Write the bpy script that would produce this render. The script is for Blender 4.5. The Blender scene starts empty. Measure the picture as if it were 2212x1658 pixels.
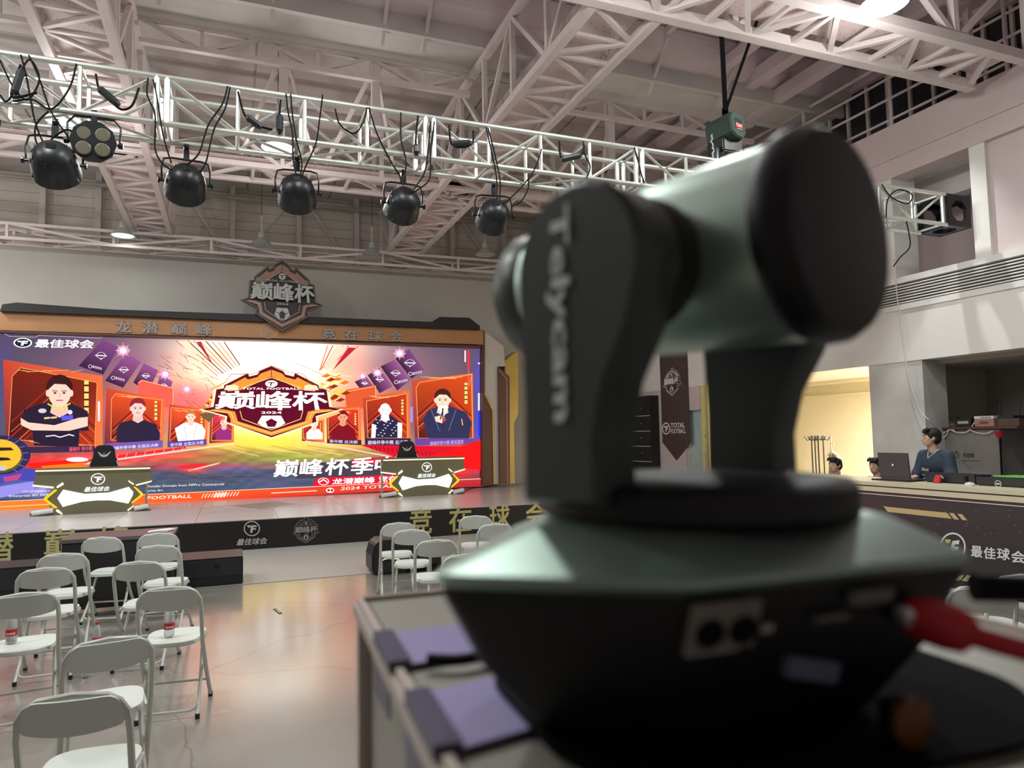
import bpy, bmesh, math, random
from mathutils import Vector, Matrix
from mathutils.geometry import tessellate_polygon
R = random.Random(7)
PI = math.pi
sc = bpy.context.scene
COL = sc.collection

# ------------------------------------------------------------------ camera
F, CX, CY, H = 1540.0, 1106.0, 829.0, 1.72
def nrm(v): return Vector(v).normalized()
vY = nrm((499-CX, 951-CY, F))
vX = Vector((5000-CX, 870-CY, F)); vX = (vX - vX.dot(vY)*vY).normalized()
vZ = vX.cross(vY)
if vZ.y > 0: vZ = -vZ
CAMP = Vector((0, 0, H))
def ray(px, py):
    d = Vector((px-CX, py-CY, F))
    return Vector((vX.dot(d), vY.dot(d), vZ.dot(d)))
def on(ax, val, px, py):                 # where the sight line of a photo point meets a world plane
    d = ray(px, py); t = (val-CAMP[ax])/d[ax]
    return CAMP + d*t
cam_d = bpy.data.cameras.new('camera'); cam = bpy.data.objects.new('camera', cam_d); COL.objects.link(cam)
right = Vector((vX.x, vY.x, vZ.x)); down = Vector((vX.y, vY.y, vZ.y)); fwd = Vector((vX.z, vY.z, vZ.z))
m = Matrix((right, -down, -fwd)).transposed().to_4x4(); m.translation = CAMP
cam.matrix_world = m
cam_d.sensor_fit = 'HORIZONTAL'; cam_d.sensor_width = 36.0; cam_d.lens = 36.0*F/2212
cam_d.clip_start = 0.02; cam_d.clip_end = 200
cam_d.dof.use_dof = True; cam_d.dof.focus_distance = 10.0; cam_d.dof.aperture_fstop = 6.0
sc.camera = cam

# ------------------------------------------------------------------ world, exposure
w = bpy.data.worlds.new('world'); sc.world = w; w.use_nodes = True
w.node_tree.nodes['Background'].inputs[0].default_value = (0.80, 0.80, 0.78, 1)
w.node_tree.nodes['Background'].inputs[1].default_value = 0.30
sc.view_settings.view_transform = 'Standard'; sc.view_settings.look = 'None'
sc.view_settings.exposure = 0.0; sc.view_settings.gamma = 1.0; sc.view_settings.use_curve_mapping = False
LAMP_W = 68.0
DOOR_W = 400.0
GLOW_W = 66.0

# ------------------------------------------------------------------ helpers
def lin(c):
    o = []
    for x in c[:3]:
        x = x/255.0
        if x <= 0: o.append(0.0)
        elif x > 1: o.append(x**2.2)
        else: o.append(x/12.92 if x <= 0.04045 else ((x+0.055)/1.055)**2.4)
    return (o[0], o[1], o[2], 1.0)

def mat(name, c, rough=0.5, metal=0.0, var=0.06, scale=6.0, bump=0.0, bscale=60.0, spec=0.5, stretch=None):
    m = bpy.data.materials.new(name); m.use_nodes = True
    nt = m.node_tree; b = nt.nodes['Principled BSDF']
    L = lin(c)
    tc = nt.nodes.new('ShaderNodeTexCoord')
    mp = nt.nodes.new('ShaderNodeMapping'); nt.links.new(tc.outputs['Object'], mp.inputs[0])
    if stretch: mp.inputs['Scale'].default_value = stretch
    n = nt.nodes.new('ShaderNodeTexNoise'); n.inputs['Scale'].default_value = scale; n.inputs['Detail'].default_value = 4
    nt.links.new(mp.outputs[0], n.inputs['Vector'])
    r = nt.nodes.new('ShaderNodeMapRange'); r.inputs[3].default_value = 1-var; r.inputs[4].default_value = 1+var
    r.inputs[1].default_value = 0.3; r.inputs[2].default_value = 0.7
    nt.links.new(n.outputs[0], r.inputs[0])
    mx = nt.nodes.new('ShaderNodeMix'); mx.data_type = 'RGBA'; mx.blend_type = 'MULTIPLY'
    mx.inputs[0].default_value = 1.0; mx.inputs[6].default_value = L
    cb = nt.nodes.new('ShaderNodeCombineColor')
    for i in range(3): nt.links.new(r.outputs[0], cb.inputs[i])
    nt.links.new(cb.outputs[0], mx.inputs[7]); nt.links.new(mx.outputs[2], b.inputs['Base Color'])
    b.inputs['Roughness'].default_value = rough; b.inputs['Metallic'].default_value = metal
    b.inputs['Specular IOR Level'].default_value = spec
    if bump > 0:
        n2 = nt.nodes.new('ShaderNodeTexNoise'); n2.inputs['Scale'].default_value = bscale
        nt.links.new(mp.outputs[0], n2.inputs['Vector'])
        bp = nt.nodes.new('ShaderNodeBump'); bp.inputs['Strength'].default_value = bump
        nt.links.new(n2.outputs[0], bp.inputs['Height']); nt.links.new(bp.outputs[0], b.inputs['Normal'])
    return m

def emit(name, c, s):
    m = bpy.data.materials.new(name); m.use_nodes = True; nt = m.node_tree; nt.nodes.clear()
    e = nt.nodes.new('ShaderNodeEmission'); e.inputs[0].default_value = lin(c); e.inputs[1].default_value = s
    o = nt.nodes.new('ShaderNodeOutputMaterial'); nt.links.new(e.outputs[0], o.inputs[0]); return m

def vcol_mat(name, emission=0.0, rough=0.6):
    m = bpy.data.materials.new(name); m.use_nodes = True; nt = m.node_tree
    at = nt.nodes.new('ShaderNodeAttribute'); at.attribute_name = 'Col'
    if emission > 0:
        nt.nodes.remove(nt.nodes['Principled BSDF'])
        e = nt.nodes.new('ShaderNodeEmission'); e.inputs[1].default_value = emission
        nt.links.new(at.outputs[0], e.inputs[0])
        nt.links.new(e.outputs[0], nt.nodes['Material Output'].inputs[0])
    else:
        b = nt.nodes['Principled BSDF']; nt.links.new(at.outputs[0], b.inputs['Base Color'])
        b.inputs['Roughness'].default_value = rough
    return m

LOC = {}
def link(o): COL.objects.link(o); return o
def tag(o, label=None, cat=None, group=None, kind=None):
    if label: o['label'] = label
    if cat: o['category'] = cat
    if group: o['group'] = group
    if kind: o['kind'] = kind
    return o
def thing(name, label, cat, loc=(0, 0, 0), rz=0.0, group=None):
    o = link(bpy.data.objects.new(name, None)); o.location = loc; o.rotation_euler = (0, 0, rz)
    o.empty_display_size = 0.1; LOC[o.name] = Vector(loc)
    return tag(o, label, cat, group)
def dup(root, loc, rz, label=None, group=None):
    r = root.copy(); link(r); r.location = loc; r.rotation_euler = (0, 0, rz); LOC[r.name] = Vector(loc)
    if label: r['label'] = label
    if group: r['group'] = group
    for ch in list(root.children):
        c = ch.copy(); link(c); c.parent = r
        for g in list(ch.children):
            d = g.copy(); link(d); d.parent = c
    return r

def frame(a, b):
    d = (b-a); L = d.length; d = d/L
    up = Vector((0, 0, 1)) if abs(d.z) < 0.95 else Vector((0, 1, 0))
    s = d.cross(up).normalized(); u = s.cross(d)
    return d, s, u, L
class MB:
    def __init__(s): s.v = []; s.f = []; s.c = None
    def add(s, vs, fs):
        n = len(s.v); s.v += [Vector(x) for x in vs]; s.f += [tuple(i+n for i in f) for f in fs]; return s
    def box(s, x0, x1, y0, y1, z0, z1):
        return s.add([(x0,y0,z0),(x1,y0,z0),(x1,y1,z0),(x0,y1,z0),(x0,y0,z1),(x1,y0,z1),(x1,y1,z1),(x0,y1,z1)],
            [(0,3,2,1),(4,5,6,7),(0,1,5,4),(1,2,6,5),(2,3,7,6),(3,0,4,7)])
    def bar(s, a, b, w, h=None, e=0.0):
        a = Vector(a); b = Vector(b); h = h or w
        d, sd, u, L = frame(a, b); a = a-d*e; b = b+d*e
        vs = [p+sd*i*w/2+u*j*h/2 for p in (a, b) for i, j in ((-1,-1),(1,-1),(1,1),(-1,1))]
        return s.add(vs, [(3,2,1,0),(4,5,6,7),(0,1,5,4),(1,2,6,5),(2,3,7,6),(3,0,4,7)])
    def tube(s, pts, r, n=8, caps=True):
        pts = [Vector(p) for p in pts]; N = len(pts); rings = []
        prev = None
        for i, p in enumerate(pts):
            t = (pts[min(i+1, N-1)]-pts[max(i-1, 0)]).normalized()
            if prev is None:
                up = Vector((0, 0, 1)) if abs(t.z) < 0.9 else Vector((1, 0, 0))
                sd = t.cross(up).normalized()
            else: sd = (prev - t*prev.dot(t)).normalized()
            prev = sd; u = t.cross(sd)
            rr = r[i] if isinstance(r, (list, tuple)) else r
            rings += [p + (sd*math.cos(2*PI*k/n)+u*math.sin(2*PI*k/n))*rr for k in range(n)]
        fs = []
        for i in range(N-1):
            for k in range(n):
                a = i*n+k; b = i*n+(k+1) % n
                fs.append((a, b, b+n, a+n))
        if caps: fs.append(tuple(range(n-1, -1, -1))); fs.append(tuple((N-1)*n+k for k in range(n)))
        return s.add(rings, fs)
    def lathe(s, prof, org=(0,0,0), axis=(0,0,1), n=24, sx=1.0):
        org = Vector(org); ax = nrm(axis)
        up = Vector((0, 0, 1)) if abs(ax.z) < 0.9 else Vector((1, 0, 0))
        sd = ax.cross(up).normalized(); u = ax.cross(sd)
        vs = []; fs = []
        for (r, h) in prof:
            vs += [org+ax*h+(sd*math.cos(2*PI*k/n)*sx+u*math.sin(2*PI*k/n))*max(r, 1e-5) for k in range(n)]
        for i in range(len(prof)-1):
            for k in range(n):
                a = i*n+k; b = i*n+(k+1) % n; fs.append((a, b, b+n, a+n))
        fs.append(tuple(range(n-1, -1, -1))); fs.append(tuple((len(prof)-1)*n+k for k in range(n)))
        return s.add(vs, fs)
    def prism(s, poly, nvec):
        n = len(poly); nvec = Vector(nvec); P = [Vector(p) for p in poly]
        return s.add(P+[p+nvec for p in P], [tuple(range(n-1, -1, -1)), tuple(range(n, 2*n))] + [(i, (i+1) % n, (i+1) % n+n, i+n) for i in range(n)])
    def build(s, name, mt, parent=None, smooth=False, bevel=0.0, world=True, kind=None):
        off = Vector((0, 0, 0))
        if parent is not None and world: off = LOC.get(parent.name, off)
        me = bpy.data.meshes.new(name); me.from_pydata([tuple(v-off) for v in s.v], [], s.f); me.update()
        bm = bmesh.new(); bm.from_mesh(me); bmesh.ops.recalc_face_normals(bm, faces=bm.faces)
        if bevel > 0:
            es = [e for e in bm.edges if len(e.link_faces) == 2 and e.calc_face_angle(0) > 0.5]
            bmesh.ops.bevel(bm, geom=es, offset=bevel, segments=2, affect='EDGES', clamp_overlap=True)
        bm.to_mesh(me); bm.free()
        me.materials.append(mt)
        if smooth:
            me.polygons.foreach_set('use_smooth', [True]*len(me.polygons)); me.set_sharp_from_angle(angle=math.radians(40))
        o = link(bpy.data.objects.new(name, me))
        if parent is not None: o.parent = parent; LOC[o.name] = off
        else: LOC[o.name] = Vector((0, 0, 0))
        if kind: o['kind'] = kind
        return o
def struct(name, mb, mt, **k): return mb.build(name, mt, kind='structure', **k)
def local(f, parent):  # parts modelled in the thing's own frame
    pass
def bez(pts, n=8):     # smooth curve through points
    P = [Vector(p) for p in pts]; out = []
    for i in range(len(P)-1):
        p0 = P[max(i-1, 0)]; p1 = P[i]; p2 = P[i+1]; p3 = P[min(i+2, len(P)-1)]
        for k in range(n):
            t = k/n
            out.append(0.5*((2*p1)+(-p0+p2)*t+(2*p0-5*p1+4*p2-p3)*t*t+(-p0+3*p1-3*p2+p3)*t**3))
    out.append(P[-1]); return out

# ---- lettering: built-in font turned into flat geometry normalised to its own box
_tc = {}
def glyphs(s, off=0.0):
    k = (s, off)
    if k in _tc: return _tc[k]
    cu = bpy.data.curves.new('t', 'FONT'); cu.body = s; cu.offset = off; cu.resolution_u = 2; cu.fill_mode = 'FRONT'
    o = bpy.data.objects.new('t', cu); COL.objects.link(o)
    dg = bpy.context.evaluated_depsgraph_get(); dg.update()
    me = bpy.data.meshes.new_from_object(o.evaluated_get(dg))
    V = [(v.co.x, v.co.y) for v in me.vertices]; Fc = [tuple(p.vertices) for p in me.polygons]
    bpy.data.objects.remove(o); bpy.data.curves.remove(cu); bpy.data.meshes.remove(me)
    if not V: V = [(0, 0), (1, 1)]
    x0 = min(v[0] for v in V); x1 = max(v[0] for v in V); y0 = min(v[1] for v in V); y1 = max(v[1] for v in V)
    V = [((a-x0)/(x1-x0+1e-9), (b-y0)/(y1-y0+1e-9)) for a, b in V]
    _tc[k] = (V, Fc); return _tc[k]

class Art:
    """Flat print or picture: coloured polygons on a plane. mapf(x, y, lift) -> world point"""
    def __init__(s, mapf, step=0.0001, lift=0.0):
        s.mapf = mapf; s.step = step; s.l = lift; s.v = []; s.f = []; s.c = []
    def up(s): s.l += s.step
    def raw(s, V, Fc, col, th=0.0):
        s.up(); n = len(s.v)
        s.v += [s.mapf(x, y, s.l+th) for x, y in V]
        for f in Fc:
            s.f.append(tuple(i+n for i in f))
            s.c.append([lin(col[i]) if isinstance(col, list) else lin(col) for i in f])
        if th > 0:
            # side walls from boundary edges
            cnt = {}
            for f in Fc:
                for a, b in zip(f, f[1:]+f[:1]):
                    k = (min(a, b), max(a, b)); cnt[k] = cnt.get(k, 0)+1
            m = len(s.v); s.v += [s.mapf(x, y, s.l-0.002) for x, y in V]
            for (a, b), q in cnt.items():
                if q == 1:
                    s.f.append((a+n, b+n, b+m, a+m))
                    cc = lin(col[a]) if isinstance(col, list) else lin(col); s.c.append([cc]*4)
    def poly(s, P, col, th=0.0):
        tris = tessellate_polygon([[Vector((x, y, 0)) for x, y in P]])
        s.raw(P, [tuple(t) for t in tris], col, th)
    def line(s, P, wd, col, closed=False, th=0.0):
        if closed: P = list(P)+[P[0]]
        for (x0, y0), (x1, y1) in zip(P, P[1:]):
            dx, dy = x1-x0, y1-y0; L = math.hypot(dx, dy) or 1; nx, ny = -dy/L*wd/2, dx/L*wd/2
            ex, ey = dx/L*wd*0.3, dy/L*wd*0.3
            s.raw([(x0-ex+nx, y0-ey+ny), (x1+ex+nx, y1+ey+ny), (x1+ex-nx, y1+ey-ny), (x0-ex-nx, y0-ey-ny)], [(0,1,2,3)], col, th)
    def ell(s, cx, cy, rx, ry, col, n=20, th=0.0, a0=0.0):
        V = [(cx+rx*math.cos(2*PI*k/n+a0), cy+ry*math.sin(2*PI*k/n+a0)) for k in range(n)]
        s.raw(V, [tuple(range(n))], col, th)
    def ring(s, cx, cy, rx, ry, wd, col, n=28, th=0.0, asp=None):
        wy = wd*ry/rx
        V = [(cx+(rx-q*wd)*math.cos(2*PI*k/n), cy+(ry-q*wy)*math.sin(2*PI*k/n)) for q in (0, 1) for k in range(n)]
        s.raw(V, [(k, (k+1) % n, (k+1) % n+n, k+n) for k in range(n)], col, th)
    def text(s, t, q, col, off=0.0, th=0.0):
        # q = corners: bottom-left, bottom-right, top-right, top-left
        V, Fc = glyphs(t, 0.0); n = max(1, len(t))
        du = min(0.05, off*(1.0 if ord(t[0]) > 999 else 1.4)/n*0.5); dv = min(0.06, off*0.42)
        for sx, sy in (((0, 0),) if off <= 0 else ((-1, -1), (1, -1), (1, 1), (-1, 1), (0, 0))):
            W = []
            for u, v in V:
                u = du+u*(1-2*du)+sx*du; v = dv+v*(1-2*dv)+sy*dv
                W.append(tuple(q[0][i]*(1-u)*(1-v)+q[1][i]*u*(1-v)+q[2][i]*u*v+q[3][i]*(1-u)*v for i in (0, 1)))
            s.raw(W, Fc, col, th)
    def tf(s, cx, cy, rx, ry, col, tick=None, dark=None, ringw=0.16, th=0.0, full=False):
        if dark: s.ell(cx, cy, rx*0.97, ry*0.97, dark)
        s.ring(cx, cy, rx, ry, rx*ringw, col, th=th)
        g = lambda P: [(cx+x*rx, cy-y*ry) for x, y in P]
        s.poly(g([(-.62,.42),(-.12,.42),(-.2,.14),(-.42,.14),(-.52,.24)]), tick or col, th)
        s.poly(g([(-.05,.42),(.62,.42),(.58,.2),(.2,.2),(.16,.05),(.52,.05),(.48,-.15),(.12,-.15),(.06,-.55),(-.2,-.55),(-.12,.2)]), col, th)
    def build(s, name, mt, parent=None, world=True):
        off = LOC.get(parent.name, Vector((0,0,0))) if parent is not None and world else Vector((0,0,0))
        me = bpy.data.meshes.new(name); me.from_pydata([tuple(Vector(v)-off) for v in s.v], [], s.f); me.update()
        at = me.color_attributes.new('Col', 'FLOAT_COLOR', 'CORNER')
        flat = [x for f in s.c for c in f for x in c]
        at.data.foreach_set('color', flat); me.materials.append(mt)
        o = link(bpy.data.objects.new(name, me))
        if parent is not None: o.parent = parent; LOC[o.name] = off
        return o
def mY(Y):  # picture plane facing the camera at depth Y; coordinates are those of the photo
    def f(x, y, l):
        p = on(1, Y, x, y); p.y -= l; return p
    return f
def mX(X):
    def f(x, y, l):
        p = on(0, X, x, y); p.x -= l; return p
    return f

# ------------------------------------------------------------------ materials
M = {}
M['wall_grey'] = mat('wall_grey', (196,193,187), 0.85, var=0.03, scale=1.5)
M['siding'] = mat('siding', (216,210,200), 0.7, var=0.05, scale=2)
M['steel'] = mat('painted_steel', (214,204,202), 0.45, var=0.05, scale=5)
M['roofp'] = mat('roof_panel', (218,202,209), 0.6, var=0.05, scale=1.2)
M['roofd'] = mat('roof_grey', (206,201,198), 0.7, var=0.05, scale=1.5)
M['white_wall'] = mat('white_wall', (225,222,218), 0.8, var=0.02, scale=1)
M['pink_wall'] = mat('pinkish_wall', (205,190,190), 0.8, var=0.03, scale=1)
M['dark_wall'] = mat('dark_wall', (176,171,163), 0.8, var=0.08, scale=1)
M['alu'] = mat('aluminium', (225,228,222), 0.32, 0.75, var=0.04, scale=10)
M['black'] = mat('black_plastic', (26,29,34), 0.4, var=0.1)
M['blackm'] = mat('black_metal', (22,24,30), 0.35, 0.2, var=0.1)
M['glassy'] = mat('dark_glass', (40,40,46), 0.15, var=0.05)
M['cable'] = mat('black_rubber', (9,9,10), 0.6, var=0.05, spec=0.15)
M['chair'] = mat('white_resin', (208,213,207), 0.42, var=0.015)
M['chairf'] = mat('white_enamel', (200,202,195), 0.35, var=0.02)
M['stage'] = mat('stage_deck', (194,190,190), 0.26, var=0.06, scale=1.5, stretch=(0.3,1,1))
M['skirt'] = mat('stage_skirt', (26,25,27), 0.55, var=0.05)
M['bronze'] = mat('bronze_panel', (178,128,86), 0.45, 0.15, var=0.05, scale=2)
M['brown'] = mat('brown_panel', (92,58,44), 0.5, var=0.05)
M['gold'] = mat('gold_panel', (196,168,84), 0.4, 0.2, var=0.05)
M['offwhite'] = mat('offwhite_panel', (196,190,184), 0.5, var=0.03)
M['desk'] = mat('desk_panel', (112,107,84), 0.45, var=0.03)
M['lampw'] = mat('lamp_shade', (190,196,190), 0.35, 0.3)
M['case'] = mat('case_laminate', (156,153,143), 0.4, var=0.05, scale=8, bump=0.05)
M['edge'] = mat('case_edge', (196,184,176), 0.35, 0.2)
M['tape'] = mat('lavender_tape', (160,152,206), 0.35, var=0.04)
M['taped'] = mat('dark_purple_tape', (42,30,84), 0.35)
M['ptz'] = mat('ptz_shell', (158,178,168), 0.42, 0.85, var=0.03)
M['ptzl'] = mat('ptz_shell_lit', (196,220,208), 0.36, 0.8, var=0.02)  # shell colour made lighter so the barrel carries its highlight
M['ptzb'] = mat('ptz_black', (12,13,19), 0.5, var=0.05)
M['red'] = mat('red_rubber', (190,30,45), 0.45)
M['cream'] = mat('cream_laminate', (214,204,176), 0.5, var=0.03)
M['counter'] = mat('counter_dark', (52,44,44), 0.5, var=0.05)
M['yellow_wall'] = mat('warm_wall', (240,232,206), 0.8, var=0.02)
M['marble'] = mat('grey_marble', (196,195,192), 0.45, var=0.16, scale=1.6)
M['print'] = vcol_mat('printed_colour', 0, 0.5)
M['screen'] = vcol_mat('led_picture', 1.22)
M['lit'] = emit('white_light_panel', (250,250,240), 1.6)
M['lity'] = emit('yellow_light_strip', (250,215,30), 1.1)
M['litw'] = emit('warm_white_strip', (255,245,215), 1.2)
M['lamp_on'] = emit('lamp_glass_lit', (225,255,248), 2.2)
M['paper'] = mat('paper', (225,225,225), 0.7)
M['vinyl'] = mat('grey_vinyl', (168,164,160), 0.45, var=0.04, scale=1)

# floor: sealed concrete with hairline cracks
def floor_mat():
    m = bpy.data.materials.new('sealed_concrete'); m.use_nodes = True; nt = m.node_tree; b = nt.nodes['Principled BSDF']
    tc = nt.nodes.new('ShaderNodeTexCoord')
    n1 = nt.nodes.new('ShaderNodeTexNoise'); n1.inputs['Scale'].default_value = 0.7; n1.inputs['Detail'].default_value = 8
    nt.links.new(tc.outputs['Object'], n1.inputs['Vector'])
    cr = nt.nodes.new('ShaderNodeValToRGB'); cr.color_ramp.elements[0].position = 0.3; cr.color_ramp.elements[1].position = 0.7
    cr.color_ramp.elements[0].color = lin((128,123,117)); cr.color_ramp.elements[1].color = lin((156,150,143))
    nt.links.new(n1.outputs[0], cr.inputs[0])
    nd = nt.nodes.new('ShaderNodeTexNoise'); nd.inputs['Scale'].default_value = 1.3; nd.inputs['Detail'].default_value = 5
    nt.links.new(tc.outputs['Object'], nd.inputs['Vector'])
    ad = nt.nodes.new('ShaderNodeMix'); ad.data_type = 'RGBA'; ad.inputs[0].default_value = 0.35
    nt.links.new(tc.outputs['Object'], ad.inputs[6]); nt.links.new(nd.outputs['Color'], ad.inputs[7])
    vo = nt.nodes.new('ShaderNodeTexVoronoi'); vo.feature = 'DISTANCE_TO_EDGE'; vo.inputs['Scale'].default_value = 0.75
    nt.links.new(ad.outputs[2], vo.inputs['Vector'])
    lt = nt.nodes.new('ShaderNodeMapRange'); lt.inputs[1].default_value = 0.0; lt.inputs[2].default_value = 0.006
    lt.inputs[3].default_value = 0.55; lt.inputs[4].default_value = 1.0
    nt.links.new(vo.outputs['Distance'], lt.inputs[0])
    mx = nt.nodes.new('ShaderNodeMix'); mx.data_type = 'RGBA'; mx.blend_type = 'MULTIPLY'; mx.inputs[0].default_value = 1
    nt.links.new(cr.outputs[0], mx.inputs[6]); nt.links.new(lt.outputs[0], mx.inputs[7])
    nt.links.new(mx.outputs[2], b.inputs['Base Color'])
    rr = nt.nodes.new('ShaderNodeMapRange'); rr.inputs[3].default_value = 0.28; rr.inputs[4].default_value = 0.45
    nt.links.new(n1.outputs[0], rr.inputs[0]); nt.links.new(rr.outputs[0], b.inputs['Roughness'])
    b.inputs['Specular IOR Level'].default_value = 0.6
    b.inputs['Coat Weight'].default_value = 1.0; b.inputs['Coat Roughness'].default_value = 0.15; b.inputs['Coat IOR'].default_value = 1.9
    return m
M['floor'] = floor_mat()
# expanded-metal catwalk mesh
def mesh_mat():
    m = bpy.data.materials.new('expanded_mesh'); m.use_nodes = True; nt = m.node_tree; b = nt.nodes['Principled BSDF']
    tc = nt.nodes.new('ShaderNodeTexCoord')
    wv = nt.nodes.new('ShaderNodeTexVoronoi'); wv.inputs['Scale'].default_value = 26
    mp = nt.nodes.new('ShaderNodeMapping'); mp.inputs['Scale'].default_value = (1, 0.5, 1)
    nt.links.new(tc.outputs['Object'], mp.inputs[0]); nt.links.new(mp.outputs[0], wv.inputs['Vector'])
    cr = nt.nodes.new('ShaderNodeValToRGB'); cr.color_ramp.elements[0].position = 0.12; cr.color_ramp.elements[1].position = 0.22
    cr.color_ramp.elements[0].color = lin((150,136,130)); cr.color_ramp.elements[1].color = lin((216,198,196))
    nt.links.new(wv.outputs['Distance'], cr.inputs[0]); nt.links.new(cr.outputs[0], b.inputs['Base Color'])
    b.inputs['Roughness'].default_value = 0.6
    return m
M['mesh'] = mesh_mat()

# ------------------------------------------------------------------ lamps (light first; the housings follow with the objects)
LAMPS_ON = [(-2.1, 10.74, 6.0), (0.6, 10.75, 6.0), (-2.11, 16.3, 5.95), (6.11, 5.04, 6.0)]
LAMPS_UNSEEN = [(-4.8, 4.9, 6.0), (-2.1, 4.9, 6.0), (0.75, 4.5, 6.0), (3.4, 4.9, 6.0), (-4.8, 10.7, 6.0)]
FILL_BACK = [(-5.2, 15.0, 5.7), (-7.8, 15.0, 5.7), (-7.5, 10.7, 6.0)]  # unseen fill lights added to brighten the back wall and siding
LAMPS_REAR = [(-3.5, -4.0, 6.0), (1.5, -4.0, 6.0)]
def disk_light(p, W, size=0.34, c=(0.93, 1.0, 0.96)):
    l = bpy.data.lights.new('bay_or_fill_light', 'AREA'); l.shape = 'DISK'; l.size = size; l.energy = W; l.color = c
    o = link(bpy.data.objects.new('bay_or_fill_light', l)); o.location = (p[0], p[1], p[2]-0.03); return o
for p in LAMPS_ON[:2]+LAMPS_ON[3:]+LAMPS_UNSEEN: disk_light(p, LAMP_W)
disk_light(LAMPS_ON[2], LAMP_W*0.12)
fl = bpy.data.lights.new('flood_light', 'SPOT'); fl.energy = 700; fl.spot_size = math.radians(42); fl.spot_blend = 0.8; fl.shadow_soft_size = 0.07; fl.color = (0.97, 1.0, 0.97)
fo = link(bpy.data.objects.new('flood_light', fl)); fo.location = (8.28, 7.2, 7.35)
fo.rotation_euler = (Vector((9.3, 6.5, 2.3))-Vector((8.28, 7.2, 7.35))).to_track_quat('-Z', 'Y').to_euler()
for p in FILL_BACK: disk_light(p, LAMP_W*0.5)

for p in LAMPS_ON[:2]+LAMPS_ON[3:]+LAMPS_UNSEEN+FILL_BACK:                    # the lit glass of each lamp also throws light sideways and up
    l = bpy.data.lights.new('lamp_glow', 'POINT'); l.energy = GLOW_W; l.color = (1.0, 0.97, 0.95); l.shadow_soft_size = 0.12
    o = link(bpy.data.objects.new('lamp_glow', l)); o.location = (p[0], p[1], p[2]-0.4)          # point lights added below lamps and fills to lift the ambient
al = bpy.data.lights.new('warm_room_light', 'AREA'); al.size = 1.2; al.size_y = 1.2; al.shape = 'RECTANGLE'; al.energy = DOOR_W; al.color = (1.0, 0.87, 0.66)
ao = link(bpy.data.objects.new('warm_room_light', al)); ao.location = (10.6, 8.75, 2.6)
for yy in (8.45, 9.35, 10.3):
    sl = bpy.data.lights.new('wall_washer', 'SPOT'); sl.energy = 120; sl.color = (1, .93, .7); sl.spot_size = math.radians(50); sl.spot_blend = 0.6; sl.shadow_soft_size = 0.04
    so = link(bpy.data.objects.new('wall_washer', sl)); so.location = (12.2, yy+2.6, 2.66)
    so.rotation_euler = (0, math.radians(12), 0)

# ------------------------------------------------------------------ the hall
XL, XR = -13.0, 14.0
struct('floor', MB().box(XL, XR, -9, 19.5, -0.1, 0), M['floor'])
struct('wall_left', MB().box(XL-.1, XL, -9, 19.5, 0, 8.4), M['wall_grey'])
struct('wall_rear', MB().box(XL, XR, -9.1, -9, 0, 8.4), M['white_wall'])
struct('wall_back', MB().box(XL, XR, 17.7, 17.9, 0, 5.95), M['wall_grey'])
wb = struct('wall_back_upper', MB().box(XL, XR, 18.75, 18.9, 5.9, 8.4), M['siding'])
for k in range(9):       # siding planks of the upper back wall
    z = 6.0+k*0.235
    MB().box(XL, XR, 18.69, 18.76, z+0.004, z+0.231).build('plank', M['siding'], wb)
struct('trim_1', MB().box(XL, XR, 17.66, 18.75, 5.93, 6.0), M['siding'])
WX = 9.4
struct('wall_right', MB().box(WX, WX+0.3, 13.38, 17.7, 0, 2.72).box(WX, WX+0.3, 12.8, 13.38, 2.2, 2.72), M['pink_wall'])
struct('wall_right_band', MB().box(WX, WX+1.9, -3, 17.7, 2.72, 3.58).box(WX, WX+1.9, -3, 17.7, 3.91, 4.0).box(WX+0.06, WX+1.9, -3, 17.7, 3.58, 3.91), M['white_wall'])
struct('wall_right_beam', MB().box(WX, WX+0.35, -3, 17.7, 5.85, 6.37).box(WX+0.03, WX+0.35, -3, 17.7, 5.57, 5.85), M['pink_wall'])
struct('trim_2', MB().box(WX+0.35, WX+2.4, -3, 17.7, 5.68, 5.83).box(WX+0.9, WX+1.15, -3, 17.7, 5.3, 5.68), M['roofd'])
struct('wall_gallery_front', MB().box(WX+0.12, WX+0.4, -3, 6.38, 4.0, 5.85), M['pink_wall'])
struct('wall_right_gallery', MB().box(WX+1.9, WX+2.0, -3, 17.7, 3.98, 5.75), M['pink_wall'])
for i, (ya, yb) in enumerate(((7.85, 8.3), (6.38, 6.6), (11.6, 12.0))):
    struct('trim_%d' % (3+i), MB().box(WX+0.05, WX+0.55, ya, yb, 4.0, 5.85), M['white_wall'])
struct('wall_pillar', MB().box(WX+0.02, WX+0.5, 7.48, 8.42, 0, 2.72), M['marble'])
struct('wall_recess', MB().box(11.6, 11.7, -3, 8.16, 0, 2.72).box(WX+0.5, 11.6, 8.06, 8.16, 0, 2.72), M['dark_wall'])
struct('ceiling_recess', MB().box(WX+0.3, 11.7, -3, 8.16, 2.66, 2.72), M['dark_wall'])
struct('wall_room', MB().box(12.5, 12.6, 8.16, 14.9, 0, 3.2).box(WX+0.3, 12.5, 14.8, 14.9, 0, 3.2).box(WX+0.5, 12.5, 8.16, 8.24, 0, 3.2), M['yellow_wall'])
struct('ceiling_room', MB().box(WX+0.3, 12.5, 8.16, 14.9, 2.95, 3.0).box(12.0, 12.5, 8.16, 14.9, 2.72, 2.95), M['yellow_wall'])
wd = struct('window_1', MB().box(WX+0.1, WX+0.14, 12.82, 13.36, 0.05, 2.2), mat('blue_glass', (176,196,196), 0.2))
MB().box(WX+0.06, WX+0.18, 12.78, 12.85, 0, 2.2).box(WX+0.06, WX+0.18, 13.33, 13.4, 0, 2.2).build('window_frame', M['offwhite'], wd)
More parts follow.
